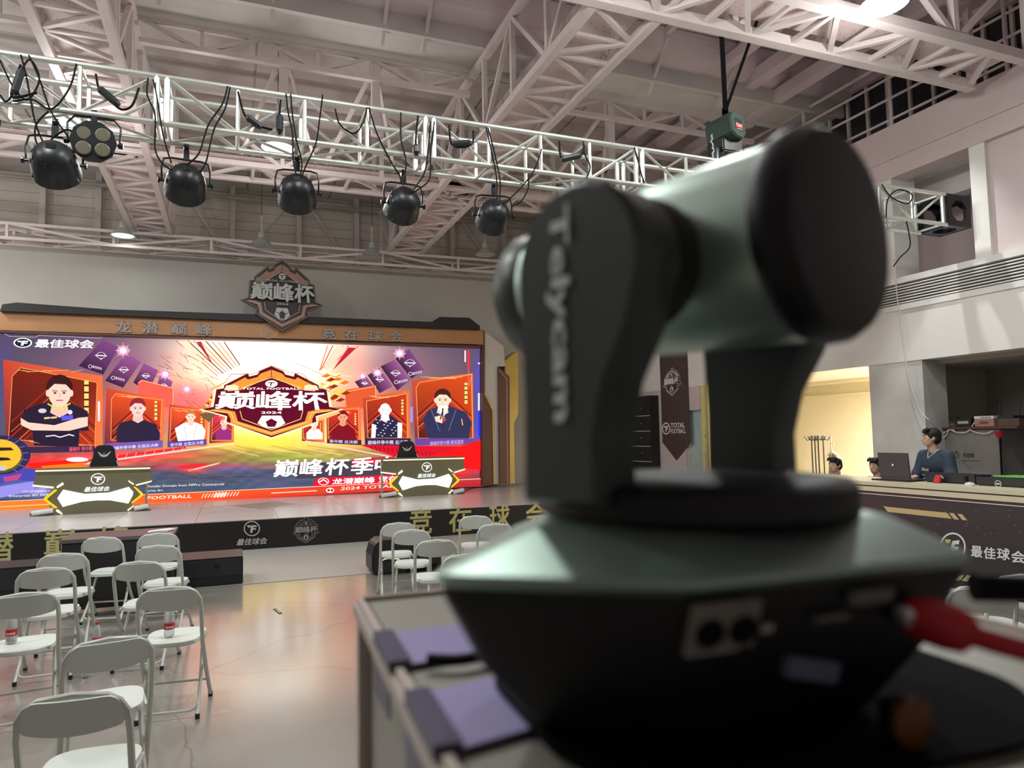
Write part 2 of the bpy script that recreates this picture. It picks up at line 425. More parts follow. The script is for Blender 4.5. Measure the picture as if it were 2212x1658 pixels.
# air-conditioning grille in the white band
g = thing('air_grille', 'long white slatted air grille set in the white band of the right wall', 'vent', (WX+0.03, 6, 3.58))
MB().box(WX+0.05, WX+0.058, -1, 9.6, 3.59, 3.90).build('backing', M['black'], g)
for k in range(7):
    z = 3.605+k*0.042
    MB().box(WX+0.0, WX+0.05, -1, 9.6, z, z+0.017).build('slat', M['white_wall'], g)
MB().box(WX-0.02, WX+0.03, -1, 9.6, 3.50, 3.585).build('frame_edge', M['white_wall'], g)
struct('trim_8', MB().box(WX+0.32, WX+2.2, -3, 17.7, 6.34, 6.38), M['pink_wall'])
# clerestory windows behind the gallery railing
cw = struct('window_2', MB().box(WX+1.0, WX+1.05, 3.0, 12.0, 6.6, 7.75), M['glassy'])
for k in range(22):
    y = 3.1+k*0.42
    MB().box(WX+0.95, WX+1.0, y, y+0.05, 6.6, 7.75).build('mullion', M['siding'], cw)
struct('trim_9', MB().box(WX+0.9, WX+1.1, -3, 17.7, 6.25, 6.6).box(WX+0.9, WX+1.1, 12, 17.7, 6.6, 8.2).box(WX+0.9, WX+1.1, -3, 3.0, 6.6, 8.2).box(WX+0.9, WX+1.1, 3, 12, 7.75, 8.2), M['roofp'])
gr = thing('gallery_railing', 'white tube railing along the top of the right wall before dark windows', 'railing', (WX+0.2, 7, 6.37))
for z in (6.56, 6.9, 7.23, 7.5):
    MB().tube([(WX+0.2, 2.5, z), (WX+0.2, 13, z)], 0.022 if z < 7.4 else 0.03, 8).build('rail', M['steel'], gr, smooth=True)
for k in range(6):
    y = 4.3+k*1.8
    MB().tube([(WX+0.2, y, 6.37), (WX+0.2, y, 7.5)], 0.03, 8).build('post', M['steel'], gr, smooth=True)

# roof: near deck, rounded cove, wide cross beam, lower far deck
ce = struct('ceiling', MB().box(XL, XR, -9, 9.4, 8.12, 8.2).box(XL, XR, 9.6, 19, 8.0, 8.08), M['roofd'])
for ix in range(13):
    for iy in range(9):
        x0 = -7.6+ix*1.37; y0 = -2.2+iy*1.23
        MB().box(x0+0.012, x0+1.34, y0+0.01, y0+1.22, 8.085, 8.13).build('roof_panel', M['roofp'], ce)
for ix in range(9):
    for iy in range(8):
        x0 = -7.6+ix*1.98; y0 = 10.35+iy*1.05
        MB().box(x0+0.02, x0+1.96, y0+0.012, y0+1.04, 7.96, 8.01).build('roof_panel', M['roofd'], ce)
cv = []
for k in range(9):
    a = k/8*PI/2; cv.append((9.55-0.42*math.cos(a), 8.1-0.42*math.sin(a)))
pr = [(XL, y, z) for y, z in cv]+[(XL, 9.72, 7.68), (XL, 9.72, 8.2)]
struct('ceiling_cove', MB().prism(pr, (XR-XL-3, 0, 0)), M['roofp'])
struct('ceiling_beam', MB().box(XL, WX+1, 9.6, 10.3, 7.48, 7.6).box(XL, WX+1, 9.53, 9.62, 7.42, 7.68).box(XL, WX+1, 10.24, 10.32, 7.4, 7.66), M['roofd'])
for i, x in enumerate((-5.9, -3.6, -0.95, 0.42, 1.9, 2.5, 4.95, 6.3, 7.7)):
    o = struct('trim_%d' % (10+i), MB().box(x, x+0.09, -3, 9.5, 7.98, 8.09).bar((x+0.045, 9.15, 7.95), (x+0.045, 9.75, 7.3), 0.05, 0.09), M['steel'])
for i, (x, z, s) in enumerate(((7.5, 7.72, 0.16), (8.15, 7.6, 0.22), (8.75, 7.45, 0.2))):
    struct('trim_%d' % (20+i), MB().box(x, x+s, -3, 17.7, z, z+s), M['roofp'])
hv = thing('roof_hatch', 'dark open hatch in the roof panels beside the hoist straps', 'hatch', (6.4, 7.7, 8.0))
MB().box(5.95, 7.0, 7.2, 8.1, 8.06, 8.083).build('opening', M['glassy'], hv)
MB().box(5.9, 7.05, 7.15, 7.2, 8.0, 8.084).box(5.9, 7.05, 8.1, 8.15, 8.0, 8.084).box(5.9, 5.95, 7.2, 8.1, 8.0, 8.084).box(7.0, 7.05, 7.2, 8.1, 8.0, 8.084).build('rim', M['roofd'], hv)
# steel columns and X braces of the back wall
for i, x in enumerate((-4.0, -2.9, -0.02, 1.55, 3.0, 4.0, 5.6, 7.1, 8.4)):
    c = thing('wall_column', 'slim painted steel column against the upper back wall', 'column', (x, 18.5, 5.95), group='columns of the upper back wall')
    MB().box(x-0.06, x+0.06, 18.42, 18.6, 5.95, 8.0).build('shaft', M['steel'], c)
    MB().box(x-0.11, x+0.11, 18.38, 18.64, 5.95, 5.98).build('foot_plate', M['steel'], c)
for i, (xa, xb) in enumerate(((-1.2, -0.1), (-0.02+0.1, 1.5), (1.62, 2.9), (4.05, 5.5), (5.7, 7.0))):
    b = thing('wall_brace', ['diagonal wall brace left of the left long truss', 'diagonal wall brace above the screen just right of the left long truss', 'diagonal wall brace above the shield sign', 'diagonal wall brace right of the right long truss', 'diagonal wall brace farthest right on the upper back wall'][i], 'brace', (xa, 18.5, 6.0), group='diagonal braces of the upper back wall')
    (MB().bar((xa, 18.5, 7.9), (xb, 18.5, 6.1), 0.07, 0.05) if i % 2 == 0 else MB().bar((xa, 18.5, 6.1), (xb, 18.5, 7.9), 0.07, 0.05)).build('bar', M['steel'], b)
    MB().box(xa-0.04, xa+0.1, 18.46, 18.5, 7.8 if i % 2 == 0 else 6.05, 7.95 if i % 2 == 0 else 6.2).build('gusset', M['steel'], b)
pp = thing('wall_pipe', 'long dark pipe running high along the upper back wall', 'pipe', (0, 18.3, 7.62))
MB().tube([(XL, 18.3, 7.62), (XR-4, 18.3, 7.62)], 0.05, 10).build('pipe', M['dark_wall'], pp, smooth=True)
for k in range(14): MB().box(-10+k*1.5, -9.95+k*1.5, 18.25, 18.75, 7.66, 7.7).build('bracket', M['siding'], pp)

# ------------------------------------------------------------------ roof trusses
def box_truss(name, label, cat, a, L, axis, off, zl, zh, bay, cs, bs, group=None, deck=False, sides=True, zig=True, top=True):
    """axis 'Y': runs along y from a=(x, y) with chords at x and x+off; axis 'X' the other way round"""
    def P(t, s, z): return (a[0]+s*off, a[1]+t, z) if axis == 'Y' else (a[0]+t, a[1]+s*off, z)
    th = thing(name, label, cat, P(L/2, 0.5, zl), group=group)
    for s in (0, 1):
        for z in ((zl, zh) if top else (zl,)):
            MB().bar(P(0, s, z), P(L, s, z), cs).build('chord', M['steel'], th)
    n = int(L/bay)
    if zig:
        for k in range(n):
            t0, t1 = k*bay, (k+1)*bay
            MB().bar(P(t0, k % 2, zl), P(t1, 1-k % 2, zl), bs).build('brace', M['steel'], th)
            if k % 2 == 0: MB().bar(P(t0, 0, zl), P(t0, 1, zl), bs).build('rung', M['steel'], th)
            else: MB().bar(P(t0+bay*0.15, 0, zl+0.02), P(t0+bay*0.15, 1, zl+0.02), bs*0.8).build('rung', M['steel'], th)
    if sides and top:
        N = int(L/(bay*2)); B2 = L/N
        for s in (0, 1):
            for k in range(N+1):
                MB().bar(P(k*B2, s, zl), P(k*B2, s, zh), bs*1.3).build('post', M['steel'], th)
                if k < N:
                    q = (zl, zh) if k % 2 else (zh, zl)
                    MB().bar(P(k*B2, s, q[0]), P((k+1)*B2, s, q[1]), bs*1.2).build('diagonal', M['steel'], th)
    if deck:
        x0, y0, _ = P(0, 0.08, 0); x1, y1, _ = P(L, 0.92, 0)
        MB().box(min(x0, x1), max(x0, x1), min(y0, y1), max(y0, y1), zl+0.14, zl+0.15).build('mesh_deck', M['mesh'], th)
    return th
box_truss('roof_truss', 'long white lattice truss running to the back wall, left of the two', 'truss', (-1.98, 5.6), 12.0, 'Y', 0.72, 6.2, 7.35, 0.52, 0.1, 0.05, 'lengthwise roof trusses', deck=True)
box_truss('roof_truss', 'long white lattice truss running to the back wall, right of the two', 'truss', (3.47, 6.3), 11.3, 'Y', 0.78, 6.2, 7.35, 0.52, 0.1, 0.05, 'lengthwise roof trusses', deck=True)
box_truss('roof_truss', 'broad white lattice truss crossing the top right corner towards the gallery', 'truss', (-1.2, 5.5), 10.25, 'X', 0.72, 6.2, 7.35, 0.6, 0.12, 0.06, 'crosswise roof trusses', deck=True)
box_truss('roof_truss', 'white lattice truss crossing behind the black stage lights', 'truss', (-7.5, 12.1), 16.5, 'X', 0.72, 6.2, 7.35, 0.78, 0.08, 0.05, 'crosswise roof trusses', deck=True)
box_truss('roof_truss', 'small white lattice truss lying along the top of the grey back wall', 'truss', (-8, 16.75), 17, 'X', 0.5, 5.85, 6.15, 0.9, 0.06, 0.04, 'crosswise roof trusses', sides=True)
def flat_truss(label, xa, xb, y, zl, zh, group):
    th = thing('roof_girder', label, 'truss', ((xa+xb)/2, y, zl), group=group)
    MB().bar((xa, y, zl), (xb, y, zl), 0.09, 0.07).build('chord', M['steel'], th)
    MB().bar((xa, y, zh), (xb, y, zh), 0.09, 0.07).build('chord', M['steel'], th)
    n = max(2, int((xb-xa)/0.68)); B = (xb-xa)/n
    for k in range(n):
        MB().bar((xa+k*B, y, zl if k % 2 else zh), (xa+(k+1)*B, y, zh if k % 2 else zl), 0.05).build('diagonal', M['steel'], th)
        if k: MB().bar((xa+k*B, y, zl), (xa+k*B, y, zh), 0.05).build('post', M['steel'], th)
    return th
flat_truss('shallow girder under the wide beam between the two long trusses', -1.2, 3.45, 10.36, 7.09, 7.40, 'shallow roof girders')
flat_truss('shallow girder under the wide beam right of both long trusses', 4.3, 9.0, 10.36, 7.09, 7.40, 'shallow roof girders')
flat_truss('shallow girder under the wide beam at the left edge', -7.4, -2.0, 10.36, 7.09, 7.40, 'shallow roof girders')
flat_truss('shallow far girder near the back wall between the long trusses', -1.2, 3.45, 15.0, 7.3, 7.7, 'shallow roof girders')
flat_truss('shallow far girder near the back wall on the right side', 4.3, 9.0, 15.0, 7.3, 7.7, 'shallow roof girders')
for i, (x, lab) in enumerate(((0.66, 'slim white hanger post with two struts below the wide beam, left one'), (1.98, 'slim white hanger post with two struts below the wide beam, middle one'), (6.0, 'slim white hanger post with two struts below the wide beam, right one'))):
    t = thing('roof_hanger', lab, 'post', (x, 10.4, 6.2), group='hanger posts under the wide beam')
    MB().bar((x, 10.42, 6.25), (x, 10.42, 7.45), 0.12).build('post', M['steel'], t)
    MB().bar((x, 10.42, 7.35), (x-0.55, 11.9, 6.3), 0.05).build('strut', M['steel'], t)
    MB().bar((x, 10.42, 7.35), (x+0.6, 11.9, 6.3), 0.05).build('strut', M['steel'], t)

# ------------------------------------------------------------------ lighting truss
YF, YB, ZB, ZT = 6.48, 6.88, 4.39, 4.79
lt = thing('lighting_truss', 'silver box truss carrying the black stage lights across the hall', 'truss', (3.5, 6.68, 4.6))
XA, XB = -5.19, 8.78
for y in (YF, YB):
    for z in (ZB, ZT):
        MB().tube([(XA, y, z), (XB, y, z)], 0.026, 10).build('chord', M['alu'], lt, smooth=True)
joints = [-5.23, -2.9, -0.57, 1.75, 4.08, 6.42, 8.75]
for j, (ja, jb) in enumerate(zip(joints, joints[1:])):
    nb = 4; B = (jb-ja-0.08)/nb
    for k in range(nb+1):
        x = ja+0.04+k*B
        if x < XA: continue
        for y in (YF, YB):
            MB().tube([(x, y, ZB), (x, y, ZT)], 0.019 if 0 < k < nb else 0.026, 8).build('upright', M['alu'], lt, smooth=True)
        for z in (ZB, ZT):
            MB().tube([(x, YF, z), (x, YB, z)], 0.014, 6).build('cross_bar', M['alu'], lt, smooth=True)
        if k < nb:
            q = (ZT, ZB) if k % 2 == 0 else (ZB, ZT)
            for y in (YF, YB):
                MB().tube([(x, y, q[0]), (x+B, y, q[1])], 0.014, 6).build('diagonal', M['alu'], lt, smooth=True)
            MB().tube([(x, YF if k % 2 else YB, ZB), (x+B, YB if k % 2 else YF, ZB)], 0.012, 6).build('diagonal', M['alu'], lt, smooth=True)
# black corner block at the right end, octagonal openings in its faces
def oct_plate(o, ux, uy, hs, ho, t):
    o = Vector(o); ux = Vector(ux); uy = Vector(uy); nv = ux.cross(uy)*t
    sq = []; oc = []
    for k in range(8):
        a = PI/8+k*PI/4; oc.append((math.cos(a)*ho, math.sin(a)*ho))
        m_ = max(abs(math.cos(a)), abs(math.sin(a))); sq.append((math.cos(a)/m_*hs, math.sin(a)/m_*hs))
    mb = MB()
    for k in range(8):
        k2 = (k+1) % 8
        P = [oc[k], sq[k], sq[k2], oc[k2]]
        if (k % 2) == 0:
            P = [oc[k], sq[k], (math.copysign(hs, sq[k][0]) if abs(sq[k][0]) > 1e-9 else 0, math.copysign(hs, sq[k][1])), sq[k2], oc[k2]]
        mb.prism([o+ux*x+uy*y for x, y in P], nv)
    return mb
cxm = 8.98
for (o, ux, uy) in (((cxm, YF-0.02, 4.59), (1,0,0), (0,0,1)), ((cxm, YB+0.02, 4.59), (1,0,0), (0,0,1)), ((cxm, 6.68, ZB-0.01), (1,0,0), (0,1,0)), ((cxm, 6.68, ZT+0.01), (1,0,0), (0,1,0)), ((cxm-0.2, 6.68, 4.59), (0,1,0), (0,0,1)), ((cxm+0.2, 6.68, 4.59), (0,1,0), (0,0,1))):
    oct_plate(o, ux, uy, 0.215, 0.15, 0.012).build('corner_plate', M['blackm'], lt)

# pendant high-bay lamps
def pendant(p, lit, label, ztop=8.0, big=False):
    t = thing('pendant_lamp', label, 'lamp', p, group='high-bay pendant lamps' if lit else 'unlit pendant lamps')
    x, y, z = p
    prof = [(0.05, 0.30), (0.07, 0.27), (0.075, 0.16), (0.12, 0.13), (0.21, 0.03), (0.235, 0.0), (0.225, 0.0), (0.2, 0.03), (0.1, 0.11), (0.02, 0.12)]
    MB().lathe(prof, (x, y, z), (0,0,1), 28).build('shade', M['lampw'], t, smooth=True)
    MB().lathe([(0.0, -0.012), (0.12, -0.01), (0.2, 0.0), (0.2, 0.012), (0.0, 0.014)], (x, y, z+0.005), (0,0,1), 28).build('diffuser', M['lamp_on'] if lit else M['lampw'], t, smooth=True)
    MB().tube([(x, y, z+0.28), (x, y, z+0.62)], 0.012, 6).build('stem', M['steel'], t)
    MB().lathe([(0.03, 0), (0.03, 0.05), (0.01, 0.07)], (x, y, z+0.6), (0,0,1), 10).build('hook', M['steel'], t)
    MB().tube([(x, y, z+0.65), (x, y, ztop)], 0.005, 5).build('wire', M['cable'], t)
pendant(LAMPS_ON[0], True, 'lit high-bay pendant lamp seen through the truss above the leftmost stage light')
pendant(LAMPS_ON[1], True, 'lit high-bay pendant lamp seen through the truss above the third dome light')
pendant(LAMPS_ON[2], True, 'lit pendant lamp near the back wall under the left long truss', 7.95)
pendant(LAMPS_ON[3], True, 'lit high-bay pendant lamp at the top edge above the gallery corner')
pendant((0.58, 16.2, 5.95), False, 'unlit pendant lamp near the back wall above the shield sign', 7.95)
pendant((3.0, 16.3, 5.95), False, 'unlit pendant lamp near the back wall below the right long truss', 7.95)
pendant((5.5, 15.5, 5.95), False, 'unlit pendant lamp near the back wall left of the camera', 7.95)
t = thing('flood_lamp', 'flood lamp hung high above the right end of the lighting truss', 'lamp', (8.28, 7.2, 7.4))
MB().lathe([(.03, .18), (.07, .16), (.09, .05), (.12, .02), (.115, .02), (.08, .06)], (8.27, 7.22, 7.37), (-.24, .1, .96), 18).build('housing', M['black'], t, smooth=True)
MB().tube([(8.24, 7.24, 7.5), (8.24, 7.24, 7.95)], .012, 6).build('stem', M['steel'], t)

# stage lights
def par_proto(label):
    t = thing('stage_light', label, 'stage light', (0, 0, 0), group='dome stage lights on the truss')
    ax = Vector((0, 0.86, -0.5)).normalized()
    prof = [(0.0, -0.17), (0.05, -0.166), (0.10, -0.145), (0.14, -0.10), (0.162, -0.04), (0.172, 0.03), (0.178, 0.10), (0.178, 0.12), (0.16, 0.12), (0.13, 0.1)]
    MB().lathe(prof, (0,0,0), ax, 26).build('housing', M['black'], t, smooth=True)
    sd = Vector((1, 0, 0)); up = sd.cross(ax)
    mb = MB()
    for k in range(14):
        a = 2*PI*k/14; d = sd*math.cos(a)+up*math.sin(a)
        mb.bar(ax*-0.1+d*0.138, ax*0.1+d*0.174, 0.012, 0.02)
    mb.build('cooling_fins', M['blackm'], t)
    MB().lathe([(0.0, 0.1), (0.13, 0.105), (0.13, 0.112), (0, 0.115)], (0,0,0), ax, 20).build('lens', M['glassy'], t)
    yoke = [(-0.195, 0, 0.0), (-0.198, 0, 0.12), (-0.18, 0, 0.2), (-0.12, 0, 0.215), (0.12, 0, 0.215), (0.18, 0, 0.2), (0.198, 0, 0.12), (0.195, 0, 0.0)]
    MB().tube(yoke, 0.009, 6).build('yoke', M['blackm'], t)
    for s in (-1, 1):
        MB().lathe([(0.012, 0), (0.012, 0.03), (0.026, 0.032), (0.026, 0.05), (0.01, 0.052)], (s*0.175, 0, 0), (s, 0, 0), 10).build('knob', M['blackm'], t)
    MB().box(-0.025, 0.025, -0.02, 0.02, 0.21, 0.30).lathe([(0.034, -0.02), (0.034, 0.02)], (0, 0, 0.33), (1, 0, 0), 14).build('clamp', M['blackm'], t)
    MB().box(-0.03, 0.03, -0.165, -0.13, 0.06, 0.1).build('rear_box', M['blackm'], t)
    return t
PARS = [(-1.33, 6.48, 3.95, 0.0, 'dome stage light leftmost, below the lit pendant lamp'), (-0.40, 6.88, 4.03, 0.1, 'dome stage light left of the long truss, second dome from the left'),
        (0.56, 6.88, 4.05, -0.1, 'dome stage light third from the left, above the shield sign'), (1.58, 6.88, 4.04, 0.05, 'dome stage light fourth from the left'),
        (2.54, 6.88, 4.02, -0.15, 'dome stage light fifth from the left, beside the big camera'), (-1.93, 6.48, 4.25, 0.3, 'dome stage light cut by the left edge of the photo'),
        (7.72, 6.88, 3.98, 0.2, 'dome stage light half hidden behind the head of the big camera')]
p0 = par_proto(PARS[0][4]); p0.location = PARS[0][:3]; p0.rotation_euler = (0, 0, PARS[0][3])
for x, y, z, rz, lab in PARS[1:]: dup(p0, (x, y, z), rz, lab)
t = thing('blinder_light', 'black stage light with four round lenses facing the hall', 'stage light', (-1.06, 6.48, 4.19))
ax = Vector((0.05, -1, -0.12)).normalized()
MB().lathe([(0.0, -0.13), (0.1, -0.12), (0.15, -0.05), (0.165, 0.03), (0.17, 0.05), (0.0, 0.052)], (-1.06, 6.48, 4.15), ax, 10).build('housing', M['black'], t)
for dx, dz in ((-1,1), (1,1), (-1,-1), (1,-1)):
    q = Vector((-1.06, 6.48, 4.15))+Vector((dx*0.067, 0, dz*0.062))+ax*0.05
    MB().lathe([(0.055, 0), (0.055, 0.008), (0.048, 0.012), (0, 0.013)], q, ax, 18).build('lens', mat('warm_lens', (104,99,86), 0.3), t)
MB().tube([(-1.245, 6.48, 4.15), (-1.25, 6.48, 4.3), (-1.2, 6.48, 4.36), (-0.92, 6.48, 4.36), (-0.87, 6.48, 4.3), (-0.875, 6.48, 4.15)], 0.009, 6).build('yoke', M['blackm'], t)
for s in (-1, 1): MB().lathe([(0.012, 0), (0.025, 0.01), (0.025, 0.04)], (-1.06+s*0.17, 6.48, 4.15), (s, 0, 0), 10).build('knob', M['blackm'], t)
MB().box(-1.08, -1.04, 6.46, 6.5, 4.33, 4.42).build('clamp', M['blackm'], t)

# cables slung over the lighting truss
def cable(label, pts, r=0.009, group='cables slung over the lighting truss', name='cable', m_=None, cat='cable', extra=None):
    t = thing(name, label, cat, pts[0], group=group)
    MB().tube(bez(pts, 6), r, 6).build('sheath', m_ or M['cable'], t, smooth=True)
    if extra:
        for a, b, rr in extra: MB().lathe([(rr*0.6, 0), (rr, 0.02), (rr, (Vector(b)-Vector(a)).length-0.03), (rr*0.5, (Vector(b)-Vector(a)).length)], a, Vector(b)-Vector(a), 10).build('connector', M['black'], t)
    return t
def tp(px, py, y=None): return tuple(on(1, YF-0.04 if y is None else y, px, py))
names = ['leftmost dome light', 'second dome light', 'third dome light', 'fourth dome light', 'fifth dome light']
CB = [
 ('black cable looping down from the truss to the leftmost dome light', [(45,118),(58,170),(75,260),(95,310),(112,330)]),
 ('pair cable draped left of the leftmost dome light', [(62,119),(85,170),(110,240),(150,300),(162,330)]),
 ('cable crossing the truss far left in a wide loop', [(0,130),(30,190),(60,215),(85,170),(60,130),(20,215),(0,205)]),
 ('cable rising from dome light to truss joint left of the four-lens light', [(165,138),(150,190),(112,235),(70,215),(28,219)]),
 ('cable curling between leftmost dome light and four-lens light', [(105,240),(78,270),(80,310),(110,328),(112,300),(150,280),(165,315)]),
 ('long cable from the truss top to the second dome light', [(320,168),(318,205),(335,250),(335,320),(350,352),(372,368)]),
 ('cable hanging down to the second dome light from the left joint', [(331,172),(340,215),(352,290),(370,352)]),
 ('cable loop from truss top to second dome light, right hand one', [(492,186),(480,225),(450,270),(430,330),(405,355)]),
 ('outer cable loop right of the second dome light', [(497,188),(486,235),(462,280),(445,350),(430,372)]),
 ('cable dropping from the truss top to the third dome light', [(618,202),(622,240),(632,290),(633,340),(640,380)]),
 ('second cable dropping beside the third dome light', [(628,203),(632,250),(640,300),(652,350),(648,380)]),
 ('slack thin cable right of the third dome light', [(697,205),(690,260),(682,310),(660,360),(650,385)]),
 ('slack cable hung in a bow inside the truss above the third light', [(724,235),(735,270),(765,288),(784,265),(793,232)]),
 ('cable running diagonally down to the fourth dome light', [(797,232),(815,290),(845,350),(863,378),(866,395)]),
 ('thin vertical cable above the fourth dome light', [(866,243),(866,300),(877,350),(870,400)]),
 ('cable bundle right of the fourth dome light', [(930,262),(925,320),(918,370),(900,400),(885,420)]),
 ('outer cable loop right of the fourth dome light', [(938,262),(930,330),(928,385),(905,408),(885,418)]),
 ('cable pair falling to the fifth dome light', [(1050,275),(1060,320),(1072,380),(1073,430)]),
 ('second cable falling to the fifth dome light', [(1054,276),(1068,330),(1080,390),(1078,440)]),
 ('long bowed cable from the truss to the fifth dome light', [(1170,322),(1155,365),(1130,400),(1100,430),(1085,440)]),
 ('outer bowed cable right of the fifth dome light', [(1142,388),(1140,410),(1125,435),(1105,445)]),
 ('cable tangle hanging on the truss left of the camera head', [(1260,305),(1262,330),(1275,360),(1266,385)]),
 ('cable loop over the truss behind the camera head', [(1370,318),(1378,345),(1385,375),(1392,395)]),
 ('cable curling over the right end of the truss', [(1905,398),(1925,425),(1960,440),(1970,420),(1940,410),(1918,430),(1914,470)]),
 ('cable dangling under the right end of the truss', [(1958,478),(1966,530),(1945,555),(1930,575)]),
]
for lab, pts in CB:
    cable(lab, [tp(px, py, YF-0.04+0.0*i) for i, (px, py) in enumerate(pts)], 0.0075)
CON = [
 ('black plug connector hanging inside the truss above the four-lens light', [(207,160),(213,190),(222,200),(240,218),(262,236),(285,228),(300,190)], ((213,190),(258,228))),
 ('black plug connector hanging in the truss above the second-to-third light gap', [(514,198),(525,240),(535,255),(560,272),(588,280)], ((532,252),(565,276))),
 ('black coupler held upright in the truss over the third dome light', [(606,216),(604,245),(604,290)], ((604,248),(604,288))),
 ('black coupler hanging upright over the fourth dome light', [(903,250),(898,300),(900,335)], ((898,312),(900,335))),
 ('black plug lying along the truss above the fifth dome light', [(970,270),(975,310),(995,318),(1020,310),(1022,282)], ((976,312),(1020,308))),
 ('black plug lying in the truss between fifth light and camera', [(1208,305),(1212,340),(1230,345),(1256,335),(1262,312)], ((1212,345),(1256,335))),
 ('black adapter bundle at the far left of the truss', [(45,140),(30,180),(28,210),(80,200)], ((48,150),(30,205))),
]
for lab, pts, (a, b) in CON:
    cable(lab, [tp(*q) for q in pts], 0.010, group='plugs hanging in the lighting truss', name='plug_cable', cat='connector', extra=[(tp(*a), tp(*b), 0.032)])

# chain hoist on black slings
hx, hy = 5.43, 6.68
t = thing('chain_hoist', 'dark green electric chain hoist hanging above the camera head', 'hoist', (hx, hy, 5.3))
ob = [(-.13,-.12),(-.05,-.17),(.07,-.17),(.14,-.1),(.15,.08),(.09,.16),(-.08,.16),(-.14,.08)]
# motor drum, axis running away from the camera
bd = Vector((-0.25, 0.93, -0.1)).normalized(); sd = Vector((0.96, 0.27, 0)).normalized(); up = sd.cross(bd)
c0 = Vector((hx+0.02, hy-0.14, 5.28))
MB().prism([c0+sd*x+up*y for x, y in ob], bd*0.34).build('housing', mat('hoist_green', (52,66,60), 0.35, 0.3), t, bevel=0.012)
MB().prism([c0-bd*0.03+sd*x*0.93+up*y*0.93 for x, y in ob], bd*0.04).build('end_cover', mat('hoist_cover', (70,88,80), 0.35, 0.2), t, bevel=0.01)
def hmap(x, y, l): return c0-bd*(0.0315+l)+sd*x+up*y
A = Art(hmap); A.poly([(-.07,-.075),(.075,-.075),(.075,.07),(-.07,.07)], (18,44,40)); A.poly([(-.05,-.045),(.07,-.045),(.07,.015),(-.05,.015)], (190,24,34))
A.text('TIAM', [(-.045,-.035),(.065,-.03),(.065,.01),(-.045,.005)], (240,225,225), 0.01); A.poly([(-.045,-.065),(.06,-.06),(.06,-.055),(-.045,-.06)], (220,215,205)); A.build('name_plate', M['print'], t)
MB().box(hx-0.14, hx+0.14, hy-0.1, hy+0.22, 4.98, 5.16).build('gearbox', M['black'], t, bevel=0.015)
MB().tube([(hx-0.02, hy, 5.42), (hx-0.02, hy, 5.52)], 0.018, 8).build('top_hook', M['alu'], t, smooth=True)
mb = MB()
for k in range(16):
    z = 5.15-k*0.035; a = (hx-0.26-0.01*math.sin(k), hy-0.05, z)
    mb.tube([(a[0], a[1]-0.008, z+0.016), (a[0]+(0.01 if k % 2 else 0), a[1]+(0 if k % 2 else 0.01), z), (a[0], a[1]-0.008, z-0.016)], 0.009, 5)
mb.build('chain', M['alu'], t, kind='stuff')
MB().lathe([(0.03, 0), (0.07, 0.03), (0.075, 0.2), (0.05, 0.24)], (hx-0.2, hy, 4.8), (0,0,1), 12).build('chain_bag', M['black'], t, smooth=True)
MB().tube([(hx-0.02, hy, 4.98), (hx-0.02, hy, 4.84)], 0.014, 8).build('lower_hook', M['alu'], t)
for lab, top in (('left leg of the black webbing sling holding the hoist', (5.1, 6.3, 6.25)), ('right leg of the black webbing sling holding the hoist', (5.78, 6.25, 6.9))):
    s = thing('webbing_sling', lab, 'strap', (hx, hy, 5.5), group='black slings above the chain hoist')
    MB().bar((hx-0.02, hy-0.01, 5.5), top, 0.055, 0.02).build('webbing', M['cable'], s)
    MB().box(hx-0.045, hx+0.005, hy-0.03, hy+0.02, 5.46, 5.54).build('stitched_eye', M['cable'], s)
s = thing('thin_wire', 'thin grey wire hanging down the right wall to the recess shelf', 'wire', (9.0, 7.3, 3.9))
MB().tube(bez([on(0, WX-.08, *q) for q in ((1932,560),(1938,640),(1950,730),(1960,800))]+[tuple(on(0, WX-.06, 1985,880)), tuple(on(0, WX-.03, 2008,908)), tuple(on(0, 9.6, 2024,925))], 6), 0.008, 5).build('wire', M['roofd'], s)
MB().lathe([(0.012, 0), (0.012, 0.03)], on(0, WX-.08, 1932, 565), (0,0,1), 8).build('clip', M['steel'], s)

# ------------------------------------------------------------------ stage
SZ, SF, SB = 0.47, 12.1, 17.5
struct('floor_vinyl', MB().box(-6.5, 7.4, 9.25, 12.1, 0.0, 0.006), M['vinyl'])
st = thing('stage', 'low grey stage with a black printed skirt in front of the screen', 'stage', (0, 14, 0))
for k in range(12):
    x0 = -6.6+k*1.22
    MB().box(x0+0.003, x0+1.217, SF, SB-0.02, SZ-0.03, SZ).build('deck_panel', M['stage'], st)
MB().box(-6.6, 8.04, SF+0.02, SB-0.05, 0.0, SZ-0.03).build('plinth', M['black'], st)
MB().box(-6.6, 8.04, SF-0.012, SF+0.02, 0.0, SZ-0.012).build('skirt', M['skirt'], st)
GOLD = (196,190,132)
A = Art(mY(SF-0.013), step=0.0004)
def q4(x0, y0, x1, y1, x2, y2, x3, y3): return [(x0,y0),(x1,y1),(x2,y2),(x3,y3)]
def sk(t, xa, xb, tb, tt, off=0.035, col=GOLD):   # letters on the skirt between the two x, heights as share of the skirt
    yt = lambda x: 1138-0.0538*x; yb = lambda x: 1223-0.068*x
    f = lambda x, k: yb(x)+(yt(x)-yb(x))*k
    A.text(t, [(xa, f(xa, tb)), (xb, f(xb, tb)), (xb, f(xb, tt)), (xa, f(xa, tt))], col, off)
for ch_, xa_, xb_ in (('龙', -160, -92), ('潜', -32, 29), ('巅', 95, 165), ('峰', 212, 282), ('竞', 885, 933), ('在', 970, 1018), ('球', 1057, 1101), ('会', 1136, 1182)):
    A = Art(mY(SF-0.013), step=0.0004); sk(ch_, xa_, xb_, .1, .87); A.build('gold_letter', M['print'], st)
A = Art(mY(SF-0.013), step=0.0004)
